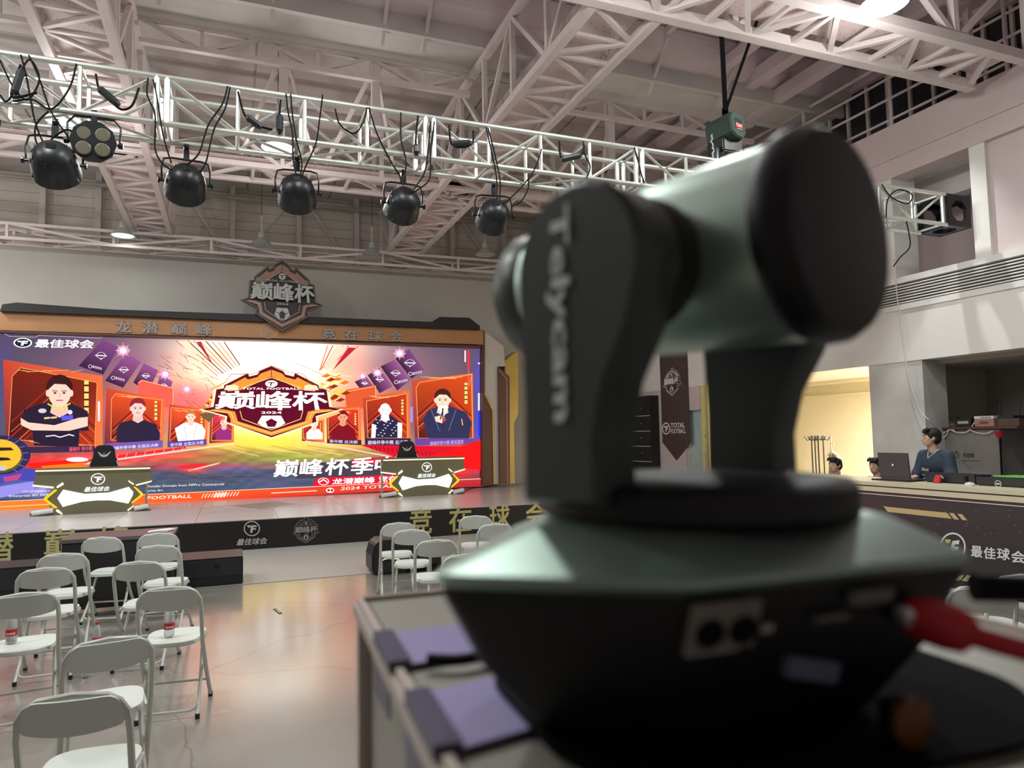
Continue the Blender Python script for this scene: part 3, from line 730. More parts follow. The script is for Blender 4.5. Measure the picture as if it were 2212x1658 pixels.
A.tf(544, 1141, 17.5, 16.5, (215,215,212), ringw=0.13)
A.text('最佳球会', q4(510,1178, 576,1174.5, 578,1160, 514,1163.5), (215,215,212), 0.03)

# the shield emblem: half outline in its own units (u to the side 0..1, v up 0..1), mirrored
EM_OUT = [(0,1.0),(.17,.93),(.2,.885),(.32,.855),(.335,.905),(.677,.735),(.683,.69),(.79,.675),(.83,.43),(1.0,.40),(.634,.298),(.646,.22),(0,0)]
def sym(P): return [(-u, v) for u, v in P]+[(u, v) for u, v in reversed(P) if abs(u) > 1e-6]
def emblem(A, mp, pal, lines=True, th=0.0, txt=0.03):
    g = lambda P: [mp(u, v) for u, v in P]
    def sh(P, k, c=(0, .52)): return [(u*k, c[1]+(v-c[1])*k) for u, v in P]
    A.poly(g(sym(EM_OUT)), pal['rim'], th)
    A.poly(g(sym(sh(EM_OUT, .955))), pal['dark'], th)
    A.poly(g(sym([(.0,.935),(.15,.88),(.19,.835),(.32,.80),(.36,.83),(.62,.70),(.60,.64),(.42,.66),(0,.80)])), pal['band'], th)
    A.poly(g(sym([(0,.845),(.42,.655),(.40,.61),(0,.61)])), pal['dark'], th)
    A.line(g([(-.40,.69),(0,.83),(.40,.69)]), pal['lw'], pal['edge'], th=th)
    A.line(g([(0,.955),(0,.85)]), pal['lw'], pal['dark'], th=th)
    for s in (-1, 1):
        A.poly(g([(s*.65,.66),(s*.62,.72),(s*.5,.735),(s*.45,.71),(s*.45,.655)]), pal['tile'], th)
    V = [(.88,.385),(.60,.345),(.56,.27),(.56,.215),(0,.045)]
    A.poly(g(sym([(.80,.40)]+V)), pal['band'], th)
    A.poly(g(sym([(.66,.40),(.50,.37),(.46,.24),(0,.10)])), pal['dark'], th)
    A.line(g([(-.80,.385),(-.55,.35),(-.51,.235),(0,.075),(.51,.235),(.55,.35),(.80,.385)]), pal['lw'], pal['edge'], th=th)
    A.line(g(sym([(.43,.38),(.40,.27),(0,.125)])), pal['lw'], pal['edge'], th=th)
    # ball
    c = (0, .21); r = .15
    A.poly(g(sym([(0,.315),(.13,.315),(.165,.255),(.19,.215),(.10,.165),(0,.145)])), pal['white'], th)
    A.poly(g([(.085*math.sin(2*PI*k/5), .215+.062*math.cos(2*PI*k/5)) for k in range(5)]), pal['dark'], th)
    for a, b in (((0,.277),(0,.315)), ((.08,.235),(.15,.25)), ((-.08,.235),(-.15,.25))): A.line(g([a, b]), pal['lw']*.6, pal['dark'], th=th)
    # round badge
    A.poly(g([(.085*math.cos(2*PI*k/16), .745+.045*math.sin(2*PI*k/16)) for k in range(16)]), pal['white'], th)
    A.poly(g([(-.05,.765),(.05,.765),(.045,.752),(.01,.752),(-.005,.715),(-.025,.715),(-.012,.752),(-.05,.752)]), pal['dark'], th)
    A.text('TOTAL FOOTBALL', g([(-.40,.665),(.40,.665),(.40,.692),(-.40,.692)]), pal['white'], 0.015, th)
    A.text('巅', g([(-.78,.405),(-.22,.405),(-.22,.645),(-.72,.645)]), pal['white'], txt, th*1.6)
    A.text('峰', g([(-.22,.39),(.28,.39),(.28,.645),(-.20,.645)]), pal['white'], txt, th*1.6)
    A.text('杯', g([(.28,.385),(.80,.40),(.72,.645),(.30,.645)]), pal['white'], txt, th*1.6)
    A.text('2024', g([(-.14,.342),(.14,.342),(.14,.372),(-.14,.372)]), pal['white'], 0.02, th)
def emap(cx, cy, hw, h, slope=0.0):   # cx, cy bottom tip in photo pixels
    return lambda u, v: (cx+u*hw, cy-v*h+u*hw*slope)
A.build('club_logo', M['print'], st); A = Art(mY(SF-0.013), step=0.0004)
PAL_P = dict(rim=(150,146,142), dark=(30,29,30), band=(58,56,56), edge=(150,146,142), tile=(70,66,66), white=(176,174,172), lw=0.9)
emblem(A, emap(661, 1173, 31, 58, -0.055), PAL_P)
A.build('shield_print', M['print'], st)
# pale print on the deck
def deck(x, y, l):
    p = on(2, SZ+0.0006, x, y); p.z += l; return p
A = Art(deck, step=0.00005)
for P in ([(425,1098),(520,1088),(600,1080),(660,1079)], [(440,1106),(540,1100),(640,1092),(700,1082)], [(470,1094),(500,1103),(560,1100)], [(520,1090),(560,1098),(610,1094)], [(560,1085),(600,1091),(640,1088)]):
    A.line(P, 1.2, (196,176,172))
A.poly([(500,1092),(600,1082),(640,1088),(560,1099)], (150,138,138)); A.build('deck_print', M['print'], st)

# ------------------------------------------------------------------ LED wall and its frame
YL = 16.5
led = thing('led_screen', 'huge lit stage screen showing a football cup poster in red and gold', 'screen', tuple(on(2, SZ, 520, 1078)))
tl, tr, br, bl = on(1, YL, -20, 713), on(1, YL, 1042, 749), on(1, YL, 1042, 1048), on(1, YL, -20, 1104)
sx0, sx1, sz0, sz1 = -5.0, 5.71, 0.50, 3.90
MB().box(sx0-0.04, sx1+0.03, YL+0.012, YL+0.22, sz0-0.025, sz1+0.04).build('cabinet', M['black'], led)
A = Art(mY(YL), step=0.00008)
def WX_(x, z):  # screen metres -> photo pixels
    c = Vector((x, YL, z))-CAMP; cc = vX*c.x+vY*c.y+vZ*c.z
    return (CX+F*cc.x/cc.z, CY+F*cc.y/cc.z)
# background grid with smooth colour
BL = [ # x, y, rx, ry, colour, weight
 (575,772,185,72,(255,235,190),1.0), (560,800,260,60,(255,176,90),.75), (585,768,165,62,(340,335,320),1.0), (590,850,170,70,(325,310,260),.9), (600,930,170,28,(330,290,160),.9),
 (480,770,60,30,(255,120,90),.5), (740,780,50,40,(255,120,90),.5),
 (590,955,240,22,(250,205,60),.95), (640,985,170,14,(150,170,60),.8), (480,990,100,12,(120,120,50),.8), (380,985,70,10,(150,120,70),.6),
 (300,880,160,50,(250,90,60),.65), (430,900,60,50,(255,110,70),.7), (780,880,120,60,(240,80,50),.6), (700,930,60,40,(255,190,110),.7),
 (100,1000,160,18,(250,40,40),.95), (300,985,140,10,(255,60,60),.8), (985,1000,70,42,(245,28,28),1.0), (930,985,70,10,(225,30,50),.9), (200,1000,60,8,(255,150,110),.8),
 (250,780,120,40,(120,70,110),.7), (860,790,90,40,(110,66,96),.6), (400,860,90,30,(235,70,90),.5),
 (60,1045,60,25,(70,80,190),.7), (80,1060,30,8,(190,170,240),.8), (200,1005,50,10,(255,90,60),.8), (420,1015,30,6,(255,70,60),.9), (330,1010,60,5,(190,50,90),.6), (500,1010,60,8,(120,90,160),.6), (430,1005,90,4,(220,40,60),.6),
 (1037,830,12,60,(70,60,200),.7), (1037,930,12,40,(50,60,230),.7), (10,800,20,80,(60,60,120),.5), (590,1045,60,12,(86,84,130),.5)]
def bgcol(x, y):
    t = min(1, max(0, (y-720)/330.0))
    c = [70-8*t, 56+16*t, 76+18*t]
    if 960 < y < 1010: c = [120, 80, 80]
    for bx, by, rx, ry, cc, wt in BL:
        d = ((x-bx)/rx)**2+((y-by)/ry)**2
        k = wt*math.exp(-d*0.9)
        for i in range(3): c[i] = c[i]*(1-k)+cc[i]*k
    s = 0.94+0.12*math.sin(y*1.7+math.sin(x*.03)*4)*math.sin(x*0.013+y*.2) if y > 970 else 1
    return tuple(v*s*1.08+12 for v in c)
NX, NZ = 180, 60
V = []; Cc = []
for j in range(NZ+1):
    for i in range(NX+1):
        p = WX_(sx0+(sx1-sx0)*i/NX, sz0+(sz1-sz0)*j/NZ); V.append(p); Cc.append(bgcol(*p))
A.raw(V, [(j*(NX+1)+i, j*(NX+1)+i+1, (j+1)*(NX+1)+i+1, (j+1)*(NX+1)+i) for j in range(NZ) for i in range(NX)], Cc)
r2 = random.Random(3)
# stadium roof ribs, beams of light
for i in range(9):
    x = 380+i*13; A.line([(x, 735+i*.4), (470+i*6, 812-i*3)], 1.4+.3*(i % 3), [(210,60,80),(250,150,130),(90,30,50)][i % 3])
A.poly([(385,736),(408,737),(440,780),(428,784)], (255,225,190)); A.poly([(424,738),(434,738),(462,790)], (170,50,60))
for i in range(7):
    x = 700+i*11; A.line([(x+8, 746+i*.3), (690+i*3, 800-i*2)], 2.0, [(250,110,50),(200,40,50),(255,190,150)][i % 3])
A.poly([(728,748),(750,749),(708,800),(698,796)], (255,215,190)); A.poly([(752,750),(770,751),(718,800)], (190,40,60))
for i in range(60):
    x = 300+r2.random()*160; y = 760+r2.random()*120
    A.line([(x, y), (x+6+r2.random()*20, y+3+r2.random()*14)], 0.9, [(240,110,120),(160,50,80),(90,40,70)][i % 3])
# hanging purple flags
FL = [[(223,732),(257,750),(223,809),(170,790)], [(272,763),(305,781),(266,837),(227,822)], [(311,784),(342,800),(320,846),(288,826)], [(347,808),(373,824),(362,860),(335,845)],
      [(884,753),(915,799),(889,818),(854,774)], [(852,777),(886,821),(858,843),(822,791)], [(819,794),(848,834),(820,849),(794,810)], [(791,813),(810,837),(783,846),(766,824)]]
for i, P in enumerate(FL):
    top = (150,84,140) if i % 4 else (124,72,124); A.poly(P, [top, top, (70,34,66), (58,30,58)])
    cx = sum(p[0] for p in P)/4; cy = sum(p[1] for p in P)/4-3; s = 10-1.6*(i % 4)
    A.ring(cx, cy, s, s*.7, 1.3, (225,215,225)); A.line([(cx-s*1.2, cy), (cx+s*1.2, cy+1)], 2.2, (235,228,235)); A.poly([(cx-s*.3,cy+s*.7),(cx+s*.3,cy+s*.7),(cx,cy+s)], (220,210,220))
    if i % 4 < 2:
        sgn = 1 if i < 4 else -1; bx, by = (cx-18, cy+24-6*(i % 4)) if i < 4 else (cx+6, cy+24-4*(i % 4))
        A.ring(bx-5, by, 4.5, 4, 1.2, (230,220,230)); A.text('最佳球会', [(bx, by+3+sgn*0), (bx+20, by+3+sgn*5), (bx+20, by-3+sgn*5), (bx, by-3)], (225,215,225), 0.02)
for x, y, r in ((266,757,7), (357,808,6), (404,840,5), (863,763,6), (815,805,5), (783,812,4)):
    A.ell(x, y, r*1.9, r*1.6, (230,150,190)); A.ell(x, y, r, r*.9, (300,290,300))
    for a in range(4): A.line([(x-r*2.4*math.cos(a*PI/4), y-r*2.4*math.sin(a*PI/4)), (x+r*2.4*math.cos(a*PI/4), y+r*2.4*math.sin(a*PI/4))], .7, (255,225,240))
# player cards
def card(out, inn, tcol, head, hr, skin, hair, shirt, torso, tag_y=None, kind=0, arms=None, pale=False):
    A.poly(out, [(200,70,50),(235,110,60),(250,120,70),(120,40,60)] if len(out) == 4 else (150,50,55))
    x0 = min(p[0] for p in inn); x1 = max(p[0] for p in inn); y0 = min(p[1] for p in inn); y1 = max(p[1] for p in inn)
    def gc(x, y):
        t = (y-y0)/(y1-y0); s = (x-x0)/(x1-x0)
        return (tcol[0]*(1-t)+60*t+120*s*t, tcol[1]*(1-t)+30*t+30*s*t, tcol[2]*(1-t)+30*t)
    A.poly(inn, [gc(*p) for p in inn])
    A.line(inn, 1.3, (255,170,90), closed=True)
    cx = (x0+x1)/2; W_ = x1-x0; hy_ = y0+(y1-y0)*.22
    for k in range(7):
        o = k*W_*.055; A.line([(x0+W_*.03, hy_+W_*.42+o), (cx, hy_+o), (x1-W_*.03, hy_+W_*.42+o*1.05)], 1.3+.5*(k % 2), [(214,48,40),(90,18,26),(255,110,60)][k % 3])
    for k in range(5): A.line([(x0+W_*.06+r2.random()*W_*.8, y0+5), (x0+W_*.2+r2.random()*W_*.6, y0+9)], .8, (255,190,120))
    A.line([(x1-W_*.12, y0+W_*.16), (x1-W_*.12, y0+W_*.5)], W_*.05, (240,214,120)); 
    for k in range(4): A.line([(x1-W_*.14, y0+W_*(.2+.08*k)), (x1-W_*.10, y0+W_*(.2+.08*k))], W_*.02, (70,30,24))
    # figure
    hx_, hy2 = head
    A.poly(torso, shirt)
    if arms:
        for P in arms: A.poly(P, skin)
    A.poly([(hx_-hr*.5, hy2+hr*.6), (hx_+hr*.5, hy2+hr*.6), (hx_+hr*.75, hy2+hr*1.7), (hx_, hy2+hr*2.1), (hx_-hr*.75, hy2+hr*1.7)], tuple(v*.93 for v in skin))
    if hair: A.ell(hx_, hy2-hr*.32, hr*1.06, hr*1.02, hair, 22)
    A.ell(hx_, hy2+hr*.12, hr*.9, hr*1.12, skin, 24)
    A.ell(hx_-hr*.95, hy2+hr*.15, hr*.15, hr*.28, skin, 10); A.ell(hx_+hr*.95, hy2+hr*.15, hr*.15, hr*.28, skin, 10)
    if hair: A.poly([(hx_-hr*.95, hy2-hr*.1), (hx_-hr*.8, hy2-hr*.95), (hx_, hy2-hr*1.28), (hx_+hr*.8, hy2-hr*.95), (hx_+hr*.95, hy2-hr*.1), (hx_+hr*.5, hy2-hr*.55), (hx_-hr*.4, hy2-hr*.6)], hair)
    d = tuple(v*.55 for v in skin)
    for s in (-1, 1):
        A.line([(hx_+s*hr*.18, hy2-hr*.02), (hx_+s*hr*.55, hy2-hr*.04)], hr*.09, d); A.ell(hx_+s*hr*.36, hy2+hr*.13, hr*.13, hr*.07, (60,34,30), 8)
    A.line([(hx_-hr*.05, hy2+hr*.1), (hx_+hr*.04, hy2+hr*.42), (hx_-hr*.08, hy2+hr*.45)], hr*.06, tuple(v*.8 for v in skin))
    A.line([(hx_-hr*.26, hy2+hr*.72), (hx_+hr*.26, hy2+hr*.72)], hr*.09, (190,80,80))
SK = (255,205,185)
A.poly([(298,826),(306,820),(375,837),(375,880),(300,880)], (245,96,80)); A.line([(300,826),(307,821),(374,838),(374,880)], 1.5, (255,190,150))
A.poly([(745,842),(812,832),(812,880),(748,884)], (220,90,50)); A.line([(747,846),(811,834),(811,880)], 1.4, (255,190,110))
card([(7,776),(222,812),(222,977),(14,965)], [(27,812),(45,794),(210,826),(205,962),(19,948)], (120,36,26), (129,845), 27, SK, (60,28,30), (44,34,54),
     [(52,885),(100,868),(150,868),(190,888),(192,930),(172,930),(170,965),(74,962),(70,928),(44,920)],
     arms=[[(45,902),(62,912),(118,918),(170,902),(190,900),(190,920),(150,930),(70,929),(46,918)]])
A.line([(104,872),(127,885),(152,871)], 3, (210,220,80)); A.line([(97,903),(107,902)], 4, (230,205,150)); A.line([(111,902),(122,901)], 4, (226,196,140))
A.poly([(132,898),(158,896),(158,906),(134,908)], (90,90,220)); A.ell(92,887,9,5,(210,200,210)); A.ell(152,890,5,5,(220,220,235))
A.line([(100,942),(118,940),(130,944),(150,938),(160,941)], 2.2, (245,240,240)); A.poly([(62,950),(88,958),(64,953)], (255,180,90))
A.line([(214,868),(214,908)], 5, (225,220,245)); A.poly([(60,965),(205,962),(205,975),(60,978)], (60,44,72)); A.text('巅峰杯 季中赛', q4(150,975,200,973,200,963,150,965), (235,90,120), 0.02)
card([(230,838),(356,862),(352,972),(226,965)], [(241,862),(250,850),(350,864),(345,955),(240,950)], (235,80,40), (298,880), 16, (255,205,195), (150,40,50), (48,38,62),
     [(252,925),(262,912),(290,906),(310,906),(336,916),(346,935),(345,955),(252,955)])
A.poly([(228,958),(352,950),(352,966),(228,972)], (120,90,170)); A.text('巅峰杯季中赛 全国总决赛', q4(240,972,342,964,342,957,240,964), (228,216,250), 0.02)
card([(366,873),(448,883),(448,962),(362,966)], [(370,880),(445,888),(442,953),(367,955)], (240,84,46), (412,899), 10, (255,215,190), (200,120,70), (300,290,285),
     [(378,925),(392,916),(405,911),(420,911),(436,917),(444,930),(440,952),(385,954)])
A.poly([(362,954),(446,948),(446,960),(362,966)], (96,70,150)); A.text('季中赛 全国总决赛', q4(368,965,440,959,440,951,368,957), (220,206,250), 0.02)
A.line([(398,920),(404,945),(394,950)], .9, (110,90,100)); A.line([(424,918),(418,948)], .9, (110,90,100))
card([(455,885),(505,898),(505,955),(452,957)], [(460,892),(502,903),(501,950),(457,951)], (220,60,90), (484,912), 8, (255,200,190), (240,120,110), (150,50,120), [(466,935),(474,924),(494,924),(500,938),(500,950),(466,950)])
card([(652,903),(700,903),(700,955),(652,952)], [(655,907),(697,908),(697,949),(655,948)], (235,66,50), (678,915), 8, (255,225,210), (250,180,150), (300,280,270), [(662,935),(670,926),(688,926),(696,935),(696,948),(662,948)])
card([(704,880),(778,878),(780,960),(706,957)], [(708,885),(774,883),(775,950),(709,948)], (228,60,40), (740,900), 10, (250,160,130), (120,24,30), (130,22,36), [(716,930),(728,918),(752,917),(766,928),(770,950),(712,948)])
A.poly([(706,948),(780,950),(780,961),(706,957)], (70,40,70)); A.text('季中赛 总决赛', q4(711,956,772,958,772,951,711,949), (225,205,230), 0.02)
card([(783,860),(884,842),(886,964),(788,964)], [(791,866),(878,850),(879,946),(794,946)], (200,60,30), (831,884), 13, (335,320,280), None, (44,40,70), [(803,915),(815,900),(846,898),(866,914),(864,945),(808,945)],
     arms=[[(803,915),(812,918),(810,945),(801,945)], [(858,912),(868,914),(867,945),(858,945)]])
for k in range(22): A.ell(812+(k*17) % 46, 906+(k*11) % 38, 2.2, 1.1, (225,220,235), 6)
A.poly([(788,946),(886,946),(886,962),(788,964)], (56,40,76)); A.text('巅峰杯季中赛 总决赛', q4(794,960,880,959,880,950,794,951), (225,215,240), 0.02)
card([(889,822),(1020,806),(1022,958),(896,960)], [(898,838),(905,826),(1017,809),(1020,946),(903,946)], (220,76,30), (955,862), 17, (255,214,190), (70,34,30), (52,52,84), [(912,905),(925,885),(945,878),(975,878),(1005,890),(1018,912),(1012,946),(925,946)],
     arms=[[(938,900),(954,896),(962,905),(954,914),(940,910)]])
A.poly([(945,880),(955,905),(968,879),(960,874),(950,874)], (240,232,226)); A.line([(955,882),(956,920)], 2.4, (60,30,40)); A.line([(956,884),(950,905)], 2.6, (40,40,50)); A.ell(958,906,4,4,(220,60,70))
A.line([(930,884),(948,930)], 1.2, (120,120,160)); A.line([(984,884),(968,930)], 1.2, (120,120,160)); A.line([(996,905),(998,918)], 2, (255,180,120))
A.poly([(896,946),(1022,946),(1022,958),(896,962)], (110,70,150)); A.text('巅峰杯季中赛 解说嘉宾', q4(928,962,1000,958,1000,949,928,953), (190,165,230), 0.02)
A.line([(888,880),(888,910)], 5, (150,150,235)); A.line([(1033,850),(1033,885)], 4, (225,220,250)); A.line([(1034,890),(1034,940)], 4, (40,50,230))
A.poly([(1008,757),(1013,757),(1013,800),(1008,800)], (235,50,60)); A.poly([(1002,757),(1005,757),(1005,782),(1002,782)], (240,236,240)); A.ell(1033,785,2,2,(255,250,255))
A.line([(1011,800),(1011,836),(1018,808)], .8, (220,150,160))
# pitch lines, rails and streaks
for k in range(10): A.line([(430+k*26, 962+k % 3*2), (500+k*30, 975+(k*5) % 11)], .9, [(120,110,40),(200,170,50),(255,240,150)][k % 3])
A.line([(170,1003),(505,958)], 2.6, (255,225,215)); A.line([(180,996),(400,966)], 4.2, (235,30,60)); A.line([(660,952),(860,989)], 2.6, (255,210,190))
for k in range(9): A.line([(232+k*20, 992-k*2.4), (236+k*20, 984-k*2.4)], .9, (255,190,200))
A.poly([(775,960),(1035,965),(1040,975),(990,985),(850,985)], (215,24,44))
for k in range(16): A.line([(800+k*9, 962+k), (804+k*9, 970+k)], 1.4, (110,10,40))
A.poly([(880,995),(960,975),(1040,948),(1040,1015),(1000,1010),(940,1000)], (246,26,26))
A.poly([(58,1000),(180,990),(190,1000),(70,1012)], (252,34,24)); A.ell(168,992,24,5,(300,255,265)); A.poly([(90,1006),(185,998),(180,1012),(95,1012)], (255,120,30))
A.poly([(380,1006),(450,1000),(440,1010),(390,1012)], (240,40,60)); A.line([(408,1016),(475,999)], 3.4, (255,150,90)); A.line([(420,1013),(470,1001)], 1.3, (255,240,200))
A.poly([(0,1015),(60,1010),(120,1018),(90,1040),(40,1036),(0,1045)], (72,72,170)); A.poly([(8,1030),(50,1022),(40,1036),(12,1040)], (190,70,130)); A.poly([(0,1050),(90,1036),(70,1060),(0,1075)], (150,140,225))
A.poly([(180,1046),(320,1046),(320,1052),(180,1052)], (84,72,100))
for k in range(14): A.line([(330+r2.random()*180, 1018+r2.random()*26), (380+r2.random()*200, 1018+r2.random()*26)], 1.3, [(96,88,110),(74,66,86)][k % 2])
# dark wheel graphic at the left
A.ell(6, 982, 62, 42, (52,44,86)); A.ell(2, 985, 50, 36, (90,80,60)); A.ell(0, 982, 48, 34, (244,186,52)); A.poly([(-20,966),(25,966),(32,972),(-20,974)], (50,40,40)); A.poly([(-20,986),(20,988),(26,993),(-20,996)], (40,34,40)); A.poly([(-20,1004),(16,1006),(12,1016),(-20,1014)], (190,196,200))
for k in range(7): a = -1.2+k*.35; A.line([(50*math.cos(a), 984+37*math.sin(a)), (63*math.cos(a), 984+44*math.sin(a))], .8, (150,150,220))
# dragon-like flame beside the emblem
for k in range(26):
    a = r2.random()*6; x = 722+34*math.cos(a)*r2.random(); y = 836+36*math.sin(a)*r2.random()
    A.poly([(x-9, y+2), (x+3, y-5), (x+13, y-1), (x+2, y+4)], [(236,120,30),(250,200,90),(150,50,20),(255,236,170)][k % 4])
for k in range(14):
    x = 432+k*2.6; y = 892-k*4.2
    A.poly([(x, y), (x+14, y-9), (x+6, y+4)], [(240,130,30),(255,210,110),(170,60,20)][k % 3])
A.line([(635,783),(665,795),(700,812)], 1.2, (180,140,110)); A.line([(722,806),(748,800),(768,789)], 1.6, (220,190,150)); A.line([(735,812),(760,812)], 1.5, (240,220,190))
A.poly([(700,870),(735,892),(700,905),(650,915)], (255,190,120))
# main emblem
PAL_E = dict(rim=(255,236,190), dark=(96,18,40), band=(250,150,60), edge=(255,214,130), tile=(255,226,190), white=(330,328,325), lw=1.5)
A.poly([(452,912),(428,894),(470,888)], (120,90,60)); 
emblem(A, emap(586, 948, 157, 160, 0.0), PAL_E, txt=0.035)
A.line([(455,842),(486,826),(500,808),(545,808),(586,791),(630,806),(655,808),(668,826),(712,846)], 1.2, (150,80,50))
# club logo and titles
A.tf(51, 741, 20, 10.5, (300,300,300), dark=(40,36,60), ringw=0.15)
A.text('最佳球会', q4(76,751, 203,753, 205,735, 80,733), (300,300,300), 0.035)
A.line([(0,714),(22,727),(78,729),(86,725),(215,731),(222,729)], .9, (200,190,205))
A.poly([(620,1000),(700,998),(860,988),(860,1030),(640,1033)], (72,64,78))
A.poly([(760,992),(800,988),(852,985),(852,1000),(760,1004)], (210,34,60))
for ch, xa, xb in (('巅',592,644),('峰',647,697),('杯',702,752),('季',757,805),('中',808,856)):
    A.text(ch, q4(xa-2, 1030-(xa-592)*.035, xb-2, 1030-(xb-592)*.035, xb+3, 993-(xb-592)*.03, xa+3, 993-(xa-592)*.03), (320,320,320), 0.035)
A.poly([(684,1031),(870,1024),(870,1046),(672,1052)], (222,26,54))
A.ring(698, 1039, 12, 8, 2, (250,240,240)); A.line([(690,1040),(698,1035),(706,1041)], 2.6, (250,240,240))
A.text('龙潜巅峰', q4(716,1046, 808,1042, 809,1029, 718,1033), (300,295,295), 0.035); A.text('竞在球会', q4(816,1041, 900,1037, 900,1025, 817,1028), (300,295,295), 0.035)
yb = lambda x: 1106-.0535*x-1.0; yt = lambda x: 1082-.047*x
A.poly([(-72, yt(-72)), (300, yt(300)), (620, yt(620)), (1040, yt(1040)), (1040, yb(1040)), (620, yb(620)), (300, yb(300)), (-72, yb(-72))], [(250,130,50),(250,100,40),(238,60,40),(190,50,60),(170,40,50),(232,50,36),(250,110,40),(250,130,40)])
A.line([(-72, yt(-72)), (1040, yt(1040))], 1.4, (255,210,180)); A.line([(-70, yt(-70)+12), (120, yt(120)+11)], 2.2, (255,190,120))
A.text('FOOTBALL', q4(318,1078, 414,1074, 416,1067, 320,1071), (255,240,225), 0.03)
A.text('2024 TOTAL FOOTBALL', q4(734,1058, 960,1046, 960,1039, 736,1051), (255,225,220), 0.03)
for k in range(12): A.line([(436+k*6.8, 1074-k*.4), (441+k*6.8, 1066-k*.4)], 4.6 if 3 < k < 8 else 1.9, (255,225,205))
A.line([(586,1064),(683,1059)], 1.8, (255,220,200)); A.ell(712,1058,9,5.5,(255,235,235)); A.ell(709,1058,3,2.6,(170,40,50)); A.ell(716,1058,3,2.6,(170,40,50))
A.text('Thunder Domain from FIFPro Commercial', q4(315,1052, 484,1047, 484,1042, 315,1047), (240,235,240), 0.015)
A.text('Series BV.', q4(315,1061, 354,1060, 354,1056, 315,1057), (240,235,240), 0.015)
A.text('use of images is only', q4(50,1063, 132,1061, 132,1056, 50,1058), (235,230,245), 0.015)
A.text('Enterprises BV. FIFPro', q4(22,1074, 116,1071, 116,1065, 22,1068), (240,236,245), 0.015)
A.build('picture', M['screen'], led)

# frame of the screen: dark cap, bronze band with raised letters, side pillars
YFm = 16.3
fr = thing('screen_frame', 'bronze and black stage frame around the top and right side of the big screen', 'frame', (0.7, 16.6, SZ))
def pp_(P, y=YFm, depth=0.7):
    Q = [on(1, y, px, py) for px, py in P]
    for q in Q: q.z = max(q.z, SZ+.001)
    return MB().prism(Q, (0, depth, 0))
pp_([(-86,667),(0,671),(549,692),(1044,711),(1044,744),(-86,710)], YFm, 0.75).build('bronze_band', M['bronze'], fr)
pp_([(-2,671),(0,671),(5,657),(36,653),(240,668),(540,678),(935,695),(950,684),(1014,686),(1037,704),(1037,711.5),(549,693)], YFm-0.15, 1.0).build('black_cap', M['skirt'], fr)
pp_([(-86,711),(1040,746),(1040,750),(-86,714)], YFm-0.08, 0.3).build('lower_lip', M['brown'], fr)
LT = (168,156,148)
hl = lambda x: 715.5+.034*x; ht = lambda x: 671+.039*x
for t_, xa, xb in (('龙',250,285),('潜',306,342),('巅',369,404),('峰',424,458),('竞',694,726),('在',744,774),('球',796,824),('会',841,869)):
    A = Art(mY(YFm-0.002), step=0.002); A.text(t_, q4(xa, hl(xa)-6, xb, hl(xb)-6, xb, ht(xb)+11, xa, ht(xa)+11), LT, 0.05, 0.03); A.build('raised_letter', M['print'], fr)
A = Art(mY(YFm-0.002), step=0.002)
A.ring(581, 714, 19.5, 17, 1.6, (206,170,150)); A.poly([(575,700),(592,700),(590,705),(582,705),(581,710),(589,710),(588,714),(580,714),(577,726),(571,726)], (176,146,132))
A.build('raised_logo', M['print'], fr)
S = lambda P: [(500+x/3.188, 540+y/3.188) for x, y in P]
pp_(S([(1728,545),(1745,560),(1745,990),(1795,1095),(1803,1612),(1728,1625)]), YFm, 0.7).build('brown_pillar', M['brown'], fr)
pp_(S([(1745,560),(1875,662),(1885,800),(1838,800),(1845,1610),(1803,1612),(1795,1095),(1745,990)]), YFm+0.02, 0.66).build('white_pillar', M['offwhite'], fr)
pp_(S([(1838,800),(1915,872),(1918,1608),(1850,1610)]), YFm-0.06, 0.5).build('dark_fin', M['brown'], fr)
A = Art(mY(YFm-0.064), step=0.001); A.line(S([(1843,825),(1896,885),(1902,1608)]), .7, (230,215,200)); A.build('trim_line', M['print'], fr)
pp_(S([(1885,760),(1975,690),(1975,1130),(1945,1190),(1950,1605),(1918,1608),(1915,872),(1885,845)]), YFm+0.08, 0.5).build('gold_pillar', M['gold'], fr)
pp_(S([(1803,1100),(1745,990),(1741,990),(1797,1104),(1806,1612),(1811,1612)]), YFm-0.03, 0.05).build('edge_strip', M['gold'], fr)
# struts carrying the shield and frame feet
MB().box(-4.9, 5.7, 16.76, 17.1, SZ+.001, 0.5).build('foot_rail', M['black'], fr)

# shield sign standing on the frame
sg = thing('shield_sign', 'bronze and black football cup shield sign mounted above the screen frame', 'sign', tuple(on(1, 16.05, 611, 712)))
def emap2(u, v):   # lower tip at (609,715), sheared like the real sign
    return (609+u*89, 715-v*155+u*6.0)
MB().prism([on(1, 16.08, *emap2(u, v)) for u, v in sym(EM_OUT)], (0, 0.09, 0)).build('back_plate', M['skirt'], sg)
A = Art(mY(16.08), step=0.004)
PAL_S = dict(rim=(96,84,78), dark=(34,28,28), band=(150,112,98), edge=(206,180,168), tile=(134,122,112), white=(178,180,178), lw=1.0)
emblem(A, emap2, PAL_S, th=0.008, txt=0.05); A.build('emblem_relief', M['print'], sg)
MB().tube([on(1, 16.2, 590, 640), on(1, 16.2, 590, 700)], 0.02, 6).tube([on(1, 16.2, 632, 640), on(1, 16.2, 632, 700)], 0.02, 6).build('support_rods', M['blackm'], sg)

